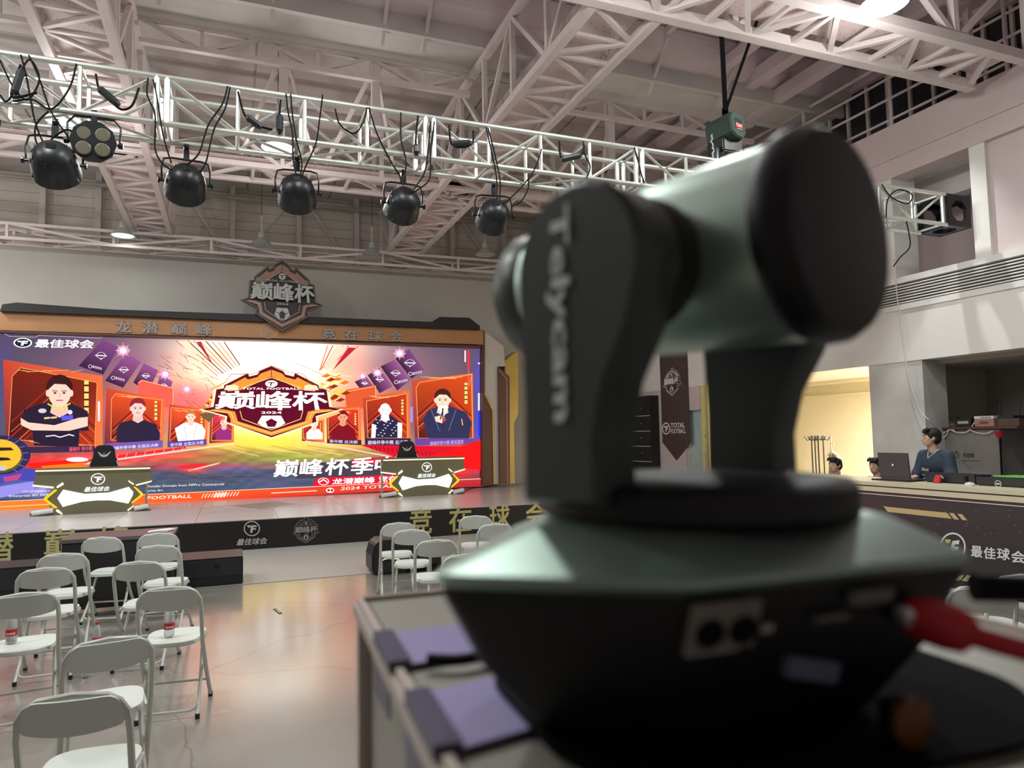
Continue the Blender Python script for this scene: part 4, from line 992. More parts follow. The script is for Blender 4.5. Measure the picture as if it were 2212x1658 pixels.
# ------------------------------------------------------------------ light-up host desks and gaming chairs
def desk(label):
    t = thing('host_desk', label, 'desk', (0, 0, 0), group='light-up host desks on the stage')
    k = 0.00122
    def g(P):   # drawing units -> metres in the desk's own frame
        out = []
        for cx, cy in P:
            base = 1000-.055*(cx-555); top = 372-.030*(cx-620)
            out.append(((cx-1352)*k, max(.003, (base-cy)/(base-top)*0.78)))
        return out
    def pr(P, y0, d, name, m_): MB().prism([(x, y0, z) for x, z in g(P)], (0, d, 0)).build(name, m_, t)
    body = [(620,372),(2085,330),(2108,510),(1900,570),(1870,600),(1990,690),(1860,810),(1830,860),(2100,900),(2100,925),(555,1000),(555,960),(840,905),(880,870),(745,760),(870,640),(850,610),(585,575)]
    pr(body, 0, 0.05, 'front_panel', M['desk'])
    pr([(605,372),(2095,330),(2093,312),(612,352)], -0.04, 0.75, 'desk_top', M['desk'])
    pr([(618,383),(2087,345),(2086,325),(618,362)], -0.055, 0.02, 'top_light_strip', M['litw'])
    c_ = [(960,632),(1230,690),(1540,672),(1800,594),(1862,665),(1855,710),(1800,822),(1560,778),(1380,780),(1200,800),(960,870),(890,750)]
    pr(c_, -0.012, 0.014, 'light_panel', M['lit'])
    for nm, P in (('yellow_strip', [(868,625),(885,640),(765,755),(770,775),(900,880),(870,890),(728,775),(728,740)]), ('yellow_strip', [(1862,590),(1885,590),(1990,680),(1990,715),(1850,820),(1838,805),(1955,705),(1955,690)])):
        pr(P, -0.02, 0.03, nm, M['lity'])
    for nm, P in (('white_strip', [(875,590),(950,530),(962,545),(962,565),(890,612)]), ('white_strip', [(880,905),(905,905),(958,960),(955,980),(885,935)]),
                  ('white_strip', [(1795,500),(1870,550),(1862,568),(1800,525)]), ('white_strip', [(1865,850),(1870,865),(1800,925),(1790,905)]),
                  ('white_strip', [(582,562),(840,590),(838,615),(585,585)]), ('white_strip', [(1895,560),(2108,505),(2105,525),(1905,580)])):
        pr(P, -0.03, 0.05, nm, M['litw'])
    for s, P in ((0, [(555,965),(555,998),(850,960),(875,905),(820,905)]), (1, [(1850,845),(1900,850),(2098,880),(2098,905),(1880,915)])):
        x = [q[0] for q in g(P)]; x0, x1 = min(x), max(x)
        MB().tube([(x0+0.04, -0.06, 0.05), (x1-0.04, -0.02, 0.085)], 0.045, 10).build('foot', M['paper'], t, smooth=True)
    def hm(x, y, l):
        (a, b), = g([(x, y)]); return (a, -0.013-l, b)
    A = Art(hm, step=0.002); A.tf(1398, 485, 92, 80, (255,255,250), ringw=0.14); A.text('最佳球会', q4(1220,665,1545,650,1562,582,1240,594), (240,250,245), 0.035); A.build('logo', M['screen'], t)
    for x in (-0.78, 0.78): MB().box(x-0.02, x+0.02, 0.6, 0.64, 0, 0.76).build('rear_leg', M['alu'], t)
    MB().box(-0.6, -0.2, 0.3, 0.36, 0.78, 0.80).build('keyboard', M['black'], t)
    return t
d0 = desk('light-up host desk on the left part of the stage'); d0.location = (-2.27, 14.72, SZ); d0.rotation_euler = (0, 0, 0.0)
d1 = dup(d0, (3.86, 15.0, SZ), 0.03, 'light-up host desk on the right part of the stage')
def gchair(label):
    t = thing('gaming_chair', label, 'chair', (0, 0, 0), group='gaming chairs behind the host desks')
    B = [(0.0,1.34),(.10,1.335),(.16,1.30),(.185,1.22),(.20,1.08),(.24,1.0),(.26,.85),(.25,.55),(0,.5)]
    P = [(-x, z) for x, z in B]+[(x, z) for x, z in reversed(B) if x > 0]
    MB().prism([(x, 0.0, z) for x, z in P], (0, 0.09, 0)).build('backrest', M['black'], t, bevel=0.015)
    def hm(x, y, l): return (x, -0.002-l, y)
    A = Art(hm, step=0.002)
    A.poly([(-.12,1.2),(-.06,1.1),(0,1.08),(.06,1.1),(.13,1.21),(.08,1.18),(.05,1.15),(0,1.13),(-.05,1.15),(-.08,1.18)], (200,200,200)); A.poly([(-.03,1.17),(.03,1.19),(0,1.14)], (210,70,90))
    A.line([(-.23,1.0),(-.26,.9)], .02, (180,190,60)); A.line([(.23,1.0),(.26,.9)], .02, (200,200,190)); A.build('emblem', M['print'], t)
    MB().box(-.26, .26, -.48, 0.02, .42, .52).build('seat', M['black'], t, bevel=0.03)
    for s in (-1, 1): MB().box(s*.30-.04, s*.30+.04, -.35, -.08, .64, .67).box(s*.30-.015, s*.30+.015, -.2, -.16, .45, .64).build('armrest', M['black'], t)
    MB().tube([(0,-.2,.08),(0,-.2,.43)], 0.03, 8).build('gas_lift', M['blackm'], t)
    mb = MB()
    for k in range(5): a = k*2*PI/5; mb.bar((0,-.2,.1), (.32*math.cos(a), -.2+.32*math.sin(a), .06), .05, .03)
    mb.build('star_base', M['blackm'], t)
    for k in range(5): a = k*2*PI/5; MB().lathe([(.03,-.02),(.03,.02)], (.32*math.cos(a), -.2+.32*math.sin(a), .03), (math.sin(a), -math.cos(a), 0), 10).build('castor', M['black'], t)
    return t
g0 = gchair('black gaming chair behind the left host desk'); g0.location = (-2.27, 15.7, SZ); g0.scale = (.95, 1, .9)
g1 = dup(g0, (3.72, 16.0, SZ), -0.2, 'black gaming chair behind the right host desk'); g1.scale = (.95, 1, .87)
t = thing('desk_cable', 'thin black cable lying on the stage right of the right host desk', 'cable', (5, 15.5, SZ))
MB().tube(bez([on(2, SZ+.008, *q) for q in ((1000,1062),(1020,1054),(1048,1050),(1072,1046),(1075,1044))], 5), .008, 5).build('sheath', M['cable'], t)

# ------------------------------------------------------------------ folding chairs
def folding_chair(label):
    t = thing('folding_chair', label, 'chair', (0, 0, 0), group='white folding chairs')
    W_ = 0.182
    # chair faces +y; origin on the floor under the seat centre
    top = [(-W_, -.135, .50), (-W_, -.185, .66), (-W_+.006, -.205, .735), (-W_+.03, -.212, .775), (-W_+.07, -.216, .80), (0, -.222, .812), (W_-.07, -.216, .80), (W_-.03, -.212, .775), (W_-.006, -.205, .735), (W_, -.185, .66), (W_, -.135, .50)]
    MB().tube(top, 0.0135, 8).build('back_frame', M['chairf'], t, smooth=True)
    for s in (-1, 1):
        MB().tube([(s*W_, -.135, .50), (s*W_, -.11, .44), (s*(W_+.005), .03, .22), (s*(W_+.01), .19, 0.02)], 0.0135, 8).build('leg', M['chairf'], t, smooth=True)
        MB().tube([(s*(W_-.03), .13, .44), (s*(W_-.025), .06, .35), (s*(W_-.02), -.03, .2), (s*(W_-.01), -.21, 0.02)], 0.011, 8).build('leg', M['chairf'], t, smooth=True)
        MB().lathe([(0.015, 0), (0.016, 0.03)], (s*(W_+.01), .193, 0.0), (0, 0, 1), 8).build('foot_cap', M['black'], t)
        MB().lathe([(0.014, 0), (0.015, 0.03)], (s*(W_-.01), -.213, 0.0), (0, 0, 1), 8).build('foot_cap', M['black'], t)
    MB().tube([(-W_-.004, .075, .15), (W_+.004, .075, .15)], 0.008, 6).build('stretcher', M['chairf'], t, smooth=True)
    MB().tube([(-W_+.016, -.165, .075), (-W_+.03, -.178, .055), (-W_+.06, -.185, .045), (W_-.06, -.185, .045), (W_-.03, -.178, .055), (W_-.016, -.165, .075)], 0.008, 6).build('stretcher', M['chairf'], t, smooth=True)
    # seat: rounded, wider in front
    n = 40; out = []
    for k in range(n):
        a = 2*PI*k/n; e = 2.0/3.4
        x = math.copysign(abs(math.cos(a))**e, math.cos(a)); y = math.copysign(abs(math.sin(a))**e, math.sin(a))
        out.append((x*(.168+.018*y), y*.20+.02))
    mb = MB(); vs = []; fs = []
    lev = [(1.0, .437), (1.0, .453), (.985, .463), (.9, .466), (.5, .459), (0.0, .456)]
    for sc_, z in lev: vs += [(x*sc_, (y-.015)*sc_+.015, z) for x, y in out]
    for i in range(len(lev)-1):
        for k in range(n): fs.append((i*n+k, i*n+(k+1) % n, (i+1)*n+(k+1) % n, (i+1)*n+k))
    fs.append(tuple(range(n-1, -1, -1)))
    mb.add(vs, fs); mb.build('seat', M['chair'], t, smooth=True)
    # backrest: curved shell with rounded upper corners
    vs = []; fs = []; NXx, NZz = 20, 9
    for side in (0, 1):
        for j in range(NZz+1):
            v = j/NZz
            for i in range(NXx+1):
                u = i/NXx*2-1
                zt = .803-.065*max(0, (abs(u)-.62)/.38)**2.2; zb = .668+.022*(u*u)+.03*max(0, (abs(u)-.86)/.14)**2
                z = zb+(zt-zb)*v
                yb_ = -.185-.035*(z-.66)/.14-.028*(1-u*u)
                vs.append((u*(W_-.004), yb_+(0.008 if side else -0.006), z))
    m_ = (NXx+1)*(NZz+1)
    for side in (0, 1):
        for j in range(NZz):
            for i in range(NXx):
                a = side*m_+j*(NXx+1)+i; fs.append((a, a+1, a+NXx+2, a+NXx+1))
    ed = [i for i in range(NXx+1)]+[(j+1)*(NXx+1)-1 for j in range(1, NZz+1)]+[NZz*(NXx+1)+i for i in range(NXx-1, -1, -1)]+[j*(NXx+1) for j in range(NZz-1, 0, -1)]
    for k in range(len(ed)): a, b = ed[k], ed[(k+1) % len(ed)]; fs.append((a, b, b+m_, a+m_))
    MB().add(vs, fs).build('backrest', M['chair'], t, smooth=True)
    for s in (-1, 1): MB().lathe([(0.006, 0), (0.006, 0.003)], (s*W_, -.2, .69), (0, -1, 0), 8).build('rivet', M['blackm'], t)
    for s in (-1, 1): MB().bar((s*(W_-.012), -.08, .435), (s*(W_-.012), .15, .432), 0.012, 0.02).build('seat_bracket', M['chairf'], t)
    return t
CH = [ # left point, right point of the back frame in the photo
 ('nearest white folding chair at the bottom left corner', (28,1560),(285,1530)),
 ('white folding chair second from the front beside the aisle', (135,1430),(330,1400)),
 ('white folding chair with an upright water bottle on its seat', (295,1300),(436,1290)),
 ('white folding chair cut by the left edge with a bottle on its left', (-22,1318),(121,1300)),
 ('white folding chair third row from the stage, behind the one cut by the left edge', (37,1255),(160,1245)),
 ('white folding chair second row from the stage in the left column', (78,1220),(194,1212)),
 ('white folding chair directly in front of the bottle chair, aisle column', (240,1238),(362,1232)),
 ('white folding chair in the first row before the black table, left one', (172,1180),(271,1176)),
 ('white folding chair in the second row beside the black subwoofer', (289,1200),(396,1195)),
 ('white folding chair in the first row below the papers on the black table', (293,1172),(390,1166)),
 ('white folding chair first in the right block beside the black floor speaker', (820,1147),(900,1143)),
 ('white folding chair in the right block second from the stage', (845,1163),(932,1160)),
 ('white folding chair in the right block third from the stage', (893,1188),(990,1183)),
 ('white folding chair in the right block half hidden by the camera base', (957,1222),(1055,1217)),
 ('white folding chair first row of the right block before the gold letter on its right', (990,1130),(1065,1128)),
 ('white folding chair just visible above the camera base', (1028,1150),(1110,1146)),
 ('white folding chair before the dark counter, nearer the red cable', (2075,1292),(2175,1276)),
 ('white folding chair before the dark counter, cut by the right edge', (2135,1268),(2240,1255)),
]
fc0 = None
for i, (lab, a, b) in enumerate(CH):
    A_ = on(2, .735, *a); B_ = on(2, .735, *b); c_ = (A_+B_)/2; d_ = (B_-A_)
    an = math.atan2(d_.y, d_.x); s_ = 1.0
    if i >= 16: an = (-0.55, -0.35)[i-16]
    if i in (3, 4): an *= 0.6
    loc = (c_.x-math.sin(an)*0.2*1, c_.y+math.cos(an)*0.2, 0)
    if i >= 16:
        c_ = on(2, .80, *((2122, 1272), (2205, 1247))[i-16]); loc = (c_.x-math.sin(an)*.22, c_.y+math.cos(an)*.22, 0)
    if fc0 is None: fc0 = folding_chair(lab); fc0.location = loc; fc0.rotation_euler = (0, 0, an); LOC['c%d' % i] = Vector(loc)
    else: dup(fc0, loc, an, lab)
    LOC['c%d' % i] = Vector(loc)

# water bottles
def bottle(label, loc, h=.2, rz=0.0):
    t = thing('water_bottle', label, 'bottle', (0, 0, 0), group='water bottles with red labels')
    r = .031
    MB().lathe([(.0, .0), (.027, .0), (r, .008), (r, .05), (r*.97, .055), (r, .06), (r, .135), (r*.9, .155), (r*.6, .178), (.012, .19), (.012, .2)], (0,0,0), (0,0,1), 20).build('body', M['pet'], t, smooth=True)
    MB().lathe([(r+.0006, .062), (r+.0006, .078)], (0,0,0), (0,0,1), 20).build('label_top', M['paper'], t)
    MB().lathe([(r+.001, .045), (r+.001, .085)], (0,0,0), (0,0,1), 20).build('label_band', M['bred'], t)
    MB().lathe([(.0145, .192), (.015, .2), (.015, .207), (.0, .208)], (0,0,0), (0,0,1), 14).build('cap', M['bred'], t, smooth=True)
    def bm_(x, y, l): a = x/r; return ((r+.0016+l)*math.sin(a), -(r+.0016+l)*math.cos(a), y)
    A = Art(bm_, step=.00005); A.text('娃哈哈', [(-.024,.052),(.024,.052),(.024,.068),(-.024,.068)], (240,236,236), 0.03); A.build('brand_print', M['print'], t)
    t.location = loc; t.rotation_euler = (0, 0, rz); return t
M['bred'] = mat('label_red', (190,22,36), 0.4)
pm = mat('clear_pet', (228,236,238), 0.12, var=0.01); pm.node_tree.nodes['Principled BSDF'].inputs['Transmission Weight'].default_value = 0.75
pm.node_tree.nodes['Principled BSDF'].inputs['IOR'].default_value = 1.3; M['pet'] = pm
pC = on(2, .426, 361, 1350); pD = on(2, .426, 14, 1352)
b0 = bottle('water bottle standing on the seat of the aisle chair', (LOC['c2'].x-.035, LOC['c2'].y-.0, .467), rz=.2)
dup(b0, (LOC['c3'].x-.09, LOC['c3'].y+.16-.1, .467), .1, 'water bottle on the seat of the chair cut by the left edge')
dup(b0, tuple(on(2, 0.0, 209, 1398)), .5, 'water bottle on the floor beyond the second nearest chair')
dup(b0, tuple(on(2, 0.0, 185, 1462)), .0, 'water bottle on the floor seen under the backrest of the second nearest chair')

# black table, subwoofers, floor speaker
t = thing('black_table', 'long black draped table standing before the stage on the left', 'table', (-1.05, 10.9, 0))
tb = [on(2, .72, *q) for q in ((95,1166),(388,1150),(390,1136),(110,1150))]
tx0, tx1, ty0, ty1 = -1.62, -.56, 8.55, 9.2
MB().box(tx0, tx1, ty0, ty1, .70, .735).build('table_top', mat('table_laminate', (96,90,88), 0.3), t)
MB().box(tx0+.02, tx1-.02, ty0+.015, ty0+.03, .02, .70).box(tx0+.02, tx0+.035, ty0+.03, ty1-.02, .02, .70).box(tx1-.035, tx1-.02, ty0+.03, ty1-.02, .02, .70).build('black_skirting', M['skirt'], t)
for x in (tx0+.06, tx1-.06):
    for y in (ty0+.06, ty1-.06): MB().tube([(x, y, 0), (x, y, .7)], .015, 8).build('leg', M['blackm'], t)
pb = thing('papers', 'small heap of papers on the right end of the black table', 'papers', (-.72, 8.85, .735))
for k in range(4):
    a = .2*k; mb = MB(); x, y = -.74+.02*k, 8.86+.015*k
    mb.prism([(x+dx*math.cos(a)-dy*math.sin(a), y+dx*math.sin(a)+dy*math.cos(a), .736+.003*k) for dx, dy in ((-.1,-.07),(.1,-.07),(.1,.07),(-.1,.07))], (0, 0, .002)); mb.build('sheet', M['paper'], pb)
def sub(label, x0, x1, y0, y1, h):
    t = thing('subwoofer', label, 'speaker', ((x0+x1)/2, (y0+y1)/2, .006), group='black subwoofers on the floor before the stage')
    MB().box(x0, x1, y0, y1, .006, h).build('cabinet', M['black'], t, bevel=.01)
    MB().box(x0+.02, x1-.02, y0-.012, y0+.001, .12, h-.02).build('grille', mat('grille_cloth', (34,38,40), 0.7, bump=.3, bscale=300), t)
    MB().box((x0+x1)/2+.1, (x0+x1)/2+.16, y0-.014, y0, h-.12, h-.07).build('handle', M['blackm'], t)
    return t
s0 = sub('long black subwoofer between the left chairs and the aisle', -.7, .15, 9.3, 9.95, .33)
MB().box(-.62, -.5, 9.285, 9.3, .15, .25).build('input_panel', M['blackm'], s0)
for k, x in enumerate((-.6, -.57, -.54)): MB().lathe([(.008, 0), (.008, .004)], (x, 9.285, .24), (0, -1, 0), 8).build('jack', M['alu'], s0)
s1 = sub('black subwoofer at the left edge behind the chairs', -3.2, -2.0, 9.5, 10.1, .36)
t = thing('floor_speaker', 'black wedge shaped floor speaker beside the right block of chairs', 'speaker', (1.95, 9.3, .006))
P = [(1.66,.05),(1.70,.01),(1.80,.006),(2.5,.006),(2.56,.05),(2.56,.30),(2.45,.40),(1.78,.43),(1.70,.38),(1.66,.24)]
MB().prism([(x, 9.1, z) for x, z in P], (0, .45, 0)).build('cabinet', M['black'], t, bevel=.012)
MB().prism([(x*.93+.15, 9.085, z*.86+.03) for x, z in P], (0, .02, 0)).build('grille', M['skirt'], t)
MB().tube(bez([(1.74,9.07,.06),(1.76,9.07,.16),(1.84,9.07,.2),(2.0,9.07,.18)], 5), .008, 6).build('handle', M['alu'], t, smooth=True)
MB().box(2.1, 2.5, 9.08, 9.1, .02, .09).build('badge_strip', M['cable'], t)
t = thing('floor_tape', 'small dark scrap of tape on the aisle floor', 'tape', tuple(on(2, 0.001, 601, 1321)))
MB().prism([on(2, .001, *q) for q in ((590,1315),(597,1314),(610,1324),(603,1326))], (0, 0, .001)).build('scrap', M['cable'], t)
MB().prism([on(2, .0022, *q) for q in ((594,1316),(597,1315),(607,1323),(604,1324))], (0, 0, .0008)).build('gloss_layer', M['dark_wall'], t)

# ------------------------------------------------------------------ counter on the right
XC = 7.1; CT = 1.095
ct = thing('counter', 'long dark counter with cream edged top and printed club graphics', 'counter', (XC+.35, 5.5, 0))
y0c, y1c = 1.2, 8.6
MB().box(XC+.02, XC+.72, y0c, y1c, CT-.035, CT).build('counter_top', M['cream'], ct)
MB().box(XC, XC+.02, y0c, y1c, CT-.042, CT).build('top_edge', M['cream'], ct)
MB().box(XC+.012, XC+.6, y0c, y1c, CT-.058, CT-.042).build('groove', M['brown'], ct)
MB().box(XC-.004, XC+.6, y0c, y1c, CT-.112, CT-.058).build('edge_band', M['cream'], ct)
MB().box(XC+.012, XC+.6, y0c, y1c, CT-.142, CT-.112).build('groove', M['brown'], ct)
MB().box(XC+.002, XC+.6, y0c, y1c, CT-.150, CT-.142).build('fine_edge', M['paper'], ct)
MB().box(XC+.01, XC+.1, y0c, y1c, 0, CT-.150).build('front_board', M['counter'], ct)
MB().box(XC-.004, XC+.02, y0c, y1c, 0.0, 0.03).build('toe_strip', M['paper'], ct)
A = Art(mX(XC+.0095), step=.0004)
def yz(y, z):
    c = Vector((XC, y, z))-CAMP; cc = vX*c.x+vY*c.y+vZ*c.z; return (CX+F*cc.x/cc.z, CY+F*cc.y/cc.z)
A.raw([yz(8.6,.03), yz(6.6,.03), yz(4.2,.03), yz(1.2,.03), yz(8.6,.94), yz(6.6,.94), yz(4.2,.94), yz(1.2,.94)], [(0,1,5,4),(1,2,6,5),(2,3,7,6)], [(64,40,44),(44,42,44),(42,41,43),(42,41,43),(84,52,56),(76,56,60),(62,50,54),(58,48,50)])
gl = (206,180,130)
A.poly([(1908,1092),(1916,1094),(2046,1107),(2056,1120),(1918,1105)], gl); A.poly([(2050,1107),(2060,1108),(2072,1122),(2061,1121)], gl); A.poly([(2068,1109),(2078,1110),(2090,1123.5),(2079,1122.5)], gl)
A.poly([(2072,1243),(2083,1241),(2075,1253),(2062,1253)], (190,186,130)); A.poly([(2090,1241),(2098,1243),(2090,1256),(2078,1253)], (190,186,130))
WHT = (226,224,222)
A.ring(2058.5, 1180.5, 28, 31, 3.4, WHT)
A.poly([(2042,1164),(2055,1165),(2051,1173),(2044,1172)], (190,214,60)); A.poly([(2058,1168),(2073,1166),(2072,1175),(2063,1175),(2062,1180),(2071,1180),(2070,1188),(2061,1188),(2057,1198),(2050,1197),(2056,1176)], WHT)
for ch, xa, xb, ya, yb_ in (('最',2098,2123,1177,1202), ('佳',2126,2152,1180,1206), ('球',2155,2183,1182,1208), ('会',2186,2216,1188,1214)):
    A.text(ch, q4(xa, yb_, xb, yb_+2.5, xb, ya+2.5, xa, ya), WHT, .05)
r3 = random.Random(5)
for k in range(26):
    x = 1950+r3.random()*260; y = 1095+r3.random()*60; A.ell(x, y, .9, .9, (190,160,150), 6)
A.line([(2048,1276),(2212,1312)], 2.2, WHT); A.line([(2130,1304),(2212,1322)], 4.0, (200,196,190))
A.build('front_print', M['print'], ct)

# things on the counter
def screen_back(name, label, cat, y0, y1, x, z0, z1, lean=.06, c=None, base=True):
    t = thing(name, label, cat, (x, (y0+y1)/2, z0))
    MB().prism([(x, y0, z0+.01), (x, y1, z0+.01), (x+lean, y1, z1), (x+lean, y0, z1)], (.02, 0, 0)).build('display', c or M['laptopc'], t, bevel=.004)
    return t
M['laptopc'] = mat('laptop_lid', (92,88,90), 0.35, 0.4); M['monc'] = mat('monitor_back', (46,48,50), 0.45)
lp = screen_back('laptop', 'open grey laptop on the far end of the counter, lid towards the hall', 'laptop', 6.13, 6.55, 7.42, CT+.018, CT+.335, -.03)
MB().box(7.43, 7.72, 6.1, 6.58, CT+.004, CT+.022).build('base', M['black'], lp, bevel=.004)
MB().box(7.33, 7.45, 6.08, 6.6, CT, CT+.02).build('cooling_stand', M['black'], lp)
MB().lathe([(.014, 0), (.014, .003)], (7.395, 6.34, CT+.19), (-1, 0, .08), 12).build('lid_badge', M['paper'], lp)
m1 = screen_back('equipment_case', 'low dark case standing behind the red pouch on the counter', 'case', 5.42, 6.03, 7.52, CT, CT+.115, 0, M['monc'])
MB().box(7.55, 7.8, 5.43, 6.02, CT, CT+.10).build('body', M['black'], m1); MB().box(7.50, 7.51, 5.5, 5.53, CT+.03, CT+.09).build('latch', M['blackm'], m1)
m2 = screen_back('equipment_case', 'low dark case with a round white emblem at the right edge', 'case', 4.3, 5.38, 7.48, CT, CT+.095, 0, M['monc'])
MB().box(7.51, 7.8, 4.31, 5.37, CT, CT+.085).build('body', M['black'], m2)
A = Art(lambda y, z, l: (7.477-l, y, z), step=.0005); A.ring(5.14, CT+.03, .035, .035, .006, (230,230,230)); A.poly([(5.11,CT+.022),(5.17,CT+.022),(5.15,CT+.04),(5.14,CT+.032),(5.13,CT+.04)], (230,230,230)); A.build('round_emblem', M['print'], m2)
rp = thing('red_pouch', 'small bright red pouch leaning on the dark case on the counter', 'pouch', (7.4, 5.8, CT))
MB().prism([(7.42, 5.77, CT), (7.42, 5.85, CT), (7.45, 5.84, CT+.09), (7.45, 5.76, CT+.095)], (.03, 0, 0)).build('body', M['red'], rp, bevel=.005)
MB().bar((7.44, 5.755, CT+.085), (7.43, 5.72, CT+.06), .008).build('tag', M['cream'], rp)
cp = thing('white_mouse', 'small white plastic item on the counter between the two dark cases', 'item', (7.38, 5.36, CT))
MB().lathe([(.0, 0), (.05, 0), (.052, .012), (.04, .03), (.02, .036), (0, .037)], (7.38, 5.38, CT), (0, 0, 1), 16).build('shell', M['paper'], cp, smooth=True)
MB().lathe([(.01, 0), (.01, .006)], (7.38, 5.38, CT+.034), (0, 0, 1), 8).build('wheel', M['roofd'], cp)
gb = thing('green_folder', 'green and white folder lying on the dark case at the right edge', 'folder', (7.6, 5.0, CT+.1))
MB().prism([(7.5, 4.4, CT+.1), (7.5, 5.2, CT+.1), (7.72, 5.1, CT+.1), (7.72, 4.4, CT+.1)], (0, 0, .014)).build('cover', mat('leaf_green', (120,200,90), .5), gb)
MB().prism([(7.505, 4.4, CT+.115), (7.505, 4.9, CT+.115), (7.7, 4.9, CT+.115), (7.7, 4.4, CT+.115)], (0, 0, .006)).build('white_sheet', M['paper'], gb)

# recess behind the counter: grey cabinet with boxes and router on it
cb = thing('grey_cabinet', 'tall grey cabinet with small black lettering behind the standing man', 'cabinet', (10.0, 7.1, 0))
MB().box(9.8, 10.4, 6.66, 7.5, 0, 1.69).build('body', mat('cabinet_grey', (118,115,112), .35), cb, bevel=.01)
MB().box(9.795, 9.81, 6.68, 7.48, .6, 1.66).build('door', mat('cabinet_door', (126,122,118), .3), cb)
A = Art(mX(9.79), step=.0005)
A.text('巧百味', q4(2080,988, 2104,988, 2104,978, 2080,978), (40,40,42), .02); A.line([(2078,994),(2117,995)], 1, (60,60,60))
A.ring(2066,984,7,5,.8,(60,60,60)); A.line([(2060,990),(2072,980)], .8, (60,60,60)); A.poly([(2061,977),(2071,977),(2066,973)], (70,70,70)); A.line([(2078,995),(2098,1013)], 1, (90,88,86))
A.build('lettering', M['print'], cb)
def box_(name, label, cat, x0, x1, y0, y1, z0, z1, m_, extra):
    t = thing(name, label, cat, ((x0+x1)/2, (y0+y1)/2, z0)); MB().box(x0, x1, y0, y1, z0, z1).build('body', m_, t, bevel=.004); extra(t); return t
sh = thing('wall_shelf', 'dark wooden shelf board above the cabinet in the recess', 'shelf', (10.0, 7.0, 1.7))
MB().box(9.75, 10.4, 6.4, 7.75, 1.695, 1.725).build('board', M['brown'], sh); MB().box(10.38, 10.42, 6.5, 6.54, 1.5, 1.72).box(10.38, 10.42, 7.6, 7.64, 1.5, 1.72).build('bracket', M['blackm'], sh)
box_('carton', 'pinkish cardboard box on the shelf carrying a white router', 'box', 9.8, 10.2, 6.74, 7.02, 1.726, 1.83, mat('carton', (176,130,110), .7), lambda t: MB().box(9.797, 9.80, 6.82, 6.94, 1.76, 1.80).build('stamp', mat('stamp', (130,80,66), .7), t))
rt = box_('white_router', 'white network box lying on the cardboard box', 'router', 9.8, 10.0, 6.74, 7.02, 1.832, 1.872, M['paper'], lambda t: None)
for k in range(5): MB().box(9.796, 9.80, 6.78+k*.03, 6.795+k*.03, 1.845, 1.86).build('port', M['black'], rt)
br = box_('black_router', 'black router with two upright antennas on the shelf', 'router', 9.85, 10.1, 6.5, 6.72, 1.83, 1.87, M['black'], lambda t: None)
for y in (6.52, 6.80): MB().tube([(10.0, y, 1.86), (10.02, y-.01, 2.05)], .008, 6).build('antenna', M['black'], br)
box_('brown_box', 'dark brown box at the right end of the shelf', 'box', 9.85, 10.3, 6.43, 6.72, 1.726, 1.83, mat('dark_carton', (92,76,62), .7), lambda t: MB().box(9.848, 9.85, 6.5, 6.66, 1.77, 1.775).build('seam', M['brown'], t))
bb = box_('black_device', 'black labelled device box tilted on the shelf', 'device', 9.82, 10.1, 7.08, 7.32, 1.73, 1.85, M['black'], lambda t: MB().box(9.816, 9.82, 7.12, 7.28, 1.77, 1.81).build('face_label', M['dark_wall'], t))
MB().box(9.82, 9.9, 7.3, 7.42, 1.85, 1.87).build('lid_flap', M['black'], bb)
box_('tan_box', 'tan box at the left end of the shelf', 'box', 9.95, 10.25, 7.38, 7.66, 1.726, 1.80, mat('tan', (130,112,84), .7), lambda t: MB().box(9.947, 9.95, 7.45, 7.6, 1.76, 1.765).build('tape', M['cream'], t))
wc = thing('white_cables', 'tangle of white cables hanging off the shelf front', 'cable', (9.75, 7.2, 1.72))
for P in ([(2038,935),(2050,928),(2058,930),(2070,934),(2090,932),(2105,912)], [(2035,948),(2045,938),(2052,926),(2062,930)], [(2095,928),(2110,934),(2130,936),(2145,930)]):
    MB().tube(bez([on(0, 9.76, *q) for q in P], 5), .007, 5).build('cord', M['paper'], wc)
bk = thing('broom', 'black pole with a red head leaning in the recess beside the cabinet', 'broom', (9.9, 6.57, 0))
MB().tube([on(0, 9.72, 2160,938), on(0, 9.72, 2166,1060)], .014, 8).build('pole', M['cable'], bk)
MB().lathe([(.02, 0), (.05, .06), (.055, .09), (.0, .1)], tuple(on(0, 9.72, 2159,946)), (0, 0, 1), 12).build('red_head', M['red'], bk, smooth=True)
lt_ = thing('leaning_board', 'narrow pinkish white board standing behind the man', 'board', (8.75, 6.7, 0))
MB().box(8.8, 8.84, 6.73, 6.79, 0, 1.42).build('board', M['white_wall'], lt_); MB().box(8.79, 8.85, 6.72, 6.8, 0, .04).build('foot', M['roofd'], lt_)
ws = thing('wall_switch', 'small black switch plate on the wall behind the man', 'switch', (9.78, 7.52, 1.5))
MB().box(9.76, 9.78, 7.5, 7.57, 1.46, 1.56).build('plate', M['black'], ws); MB().box(9.755, 9.76, 7.52, 7.55, 1.49, 1.53).build('rocker', M['paper'], ws); MB().box(9.78, 9.82, 7.52, 7.55, 1.5, 1.52).build('stem', M['black'], ws)

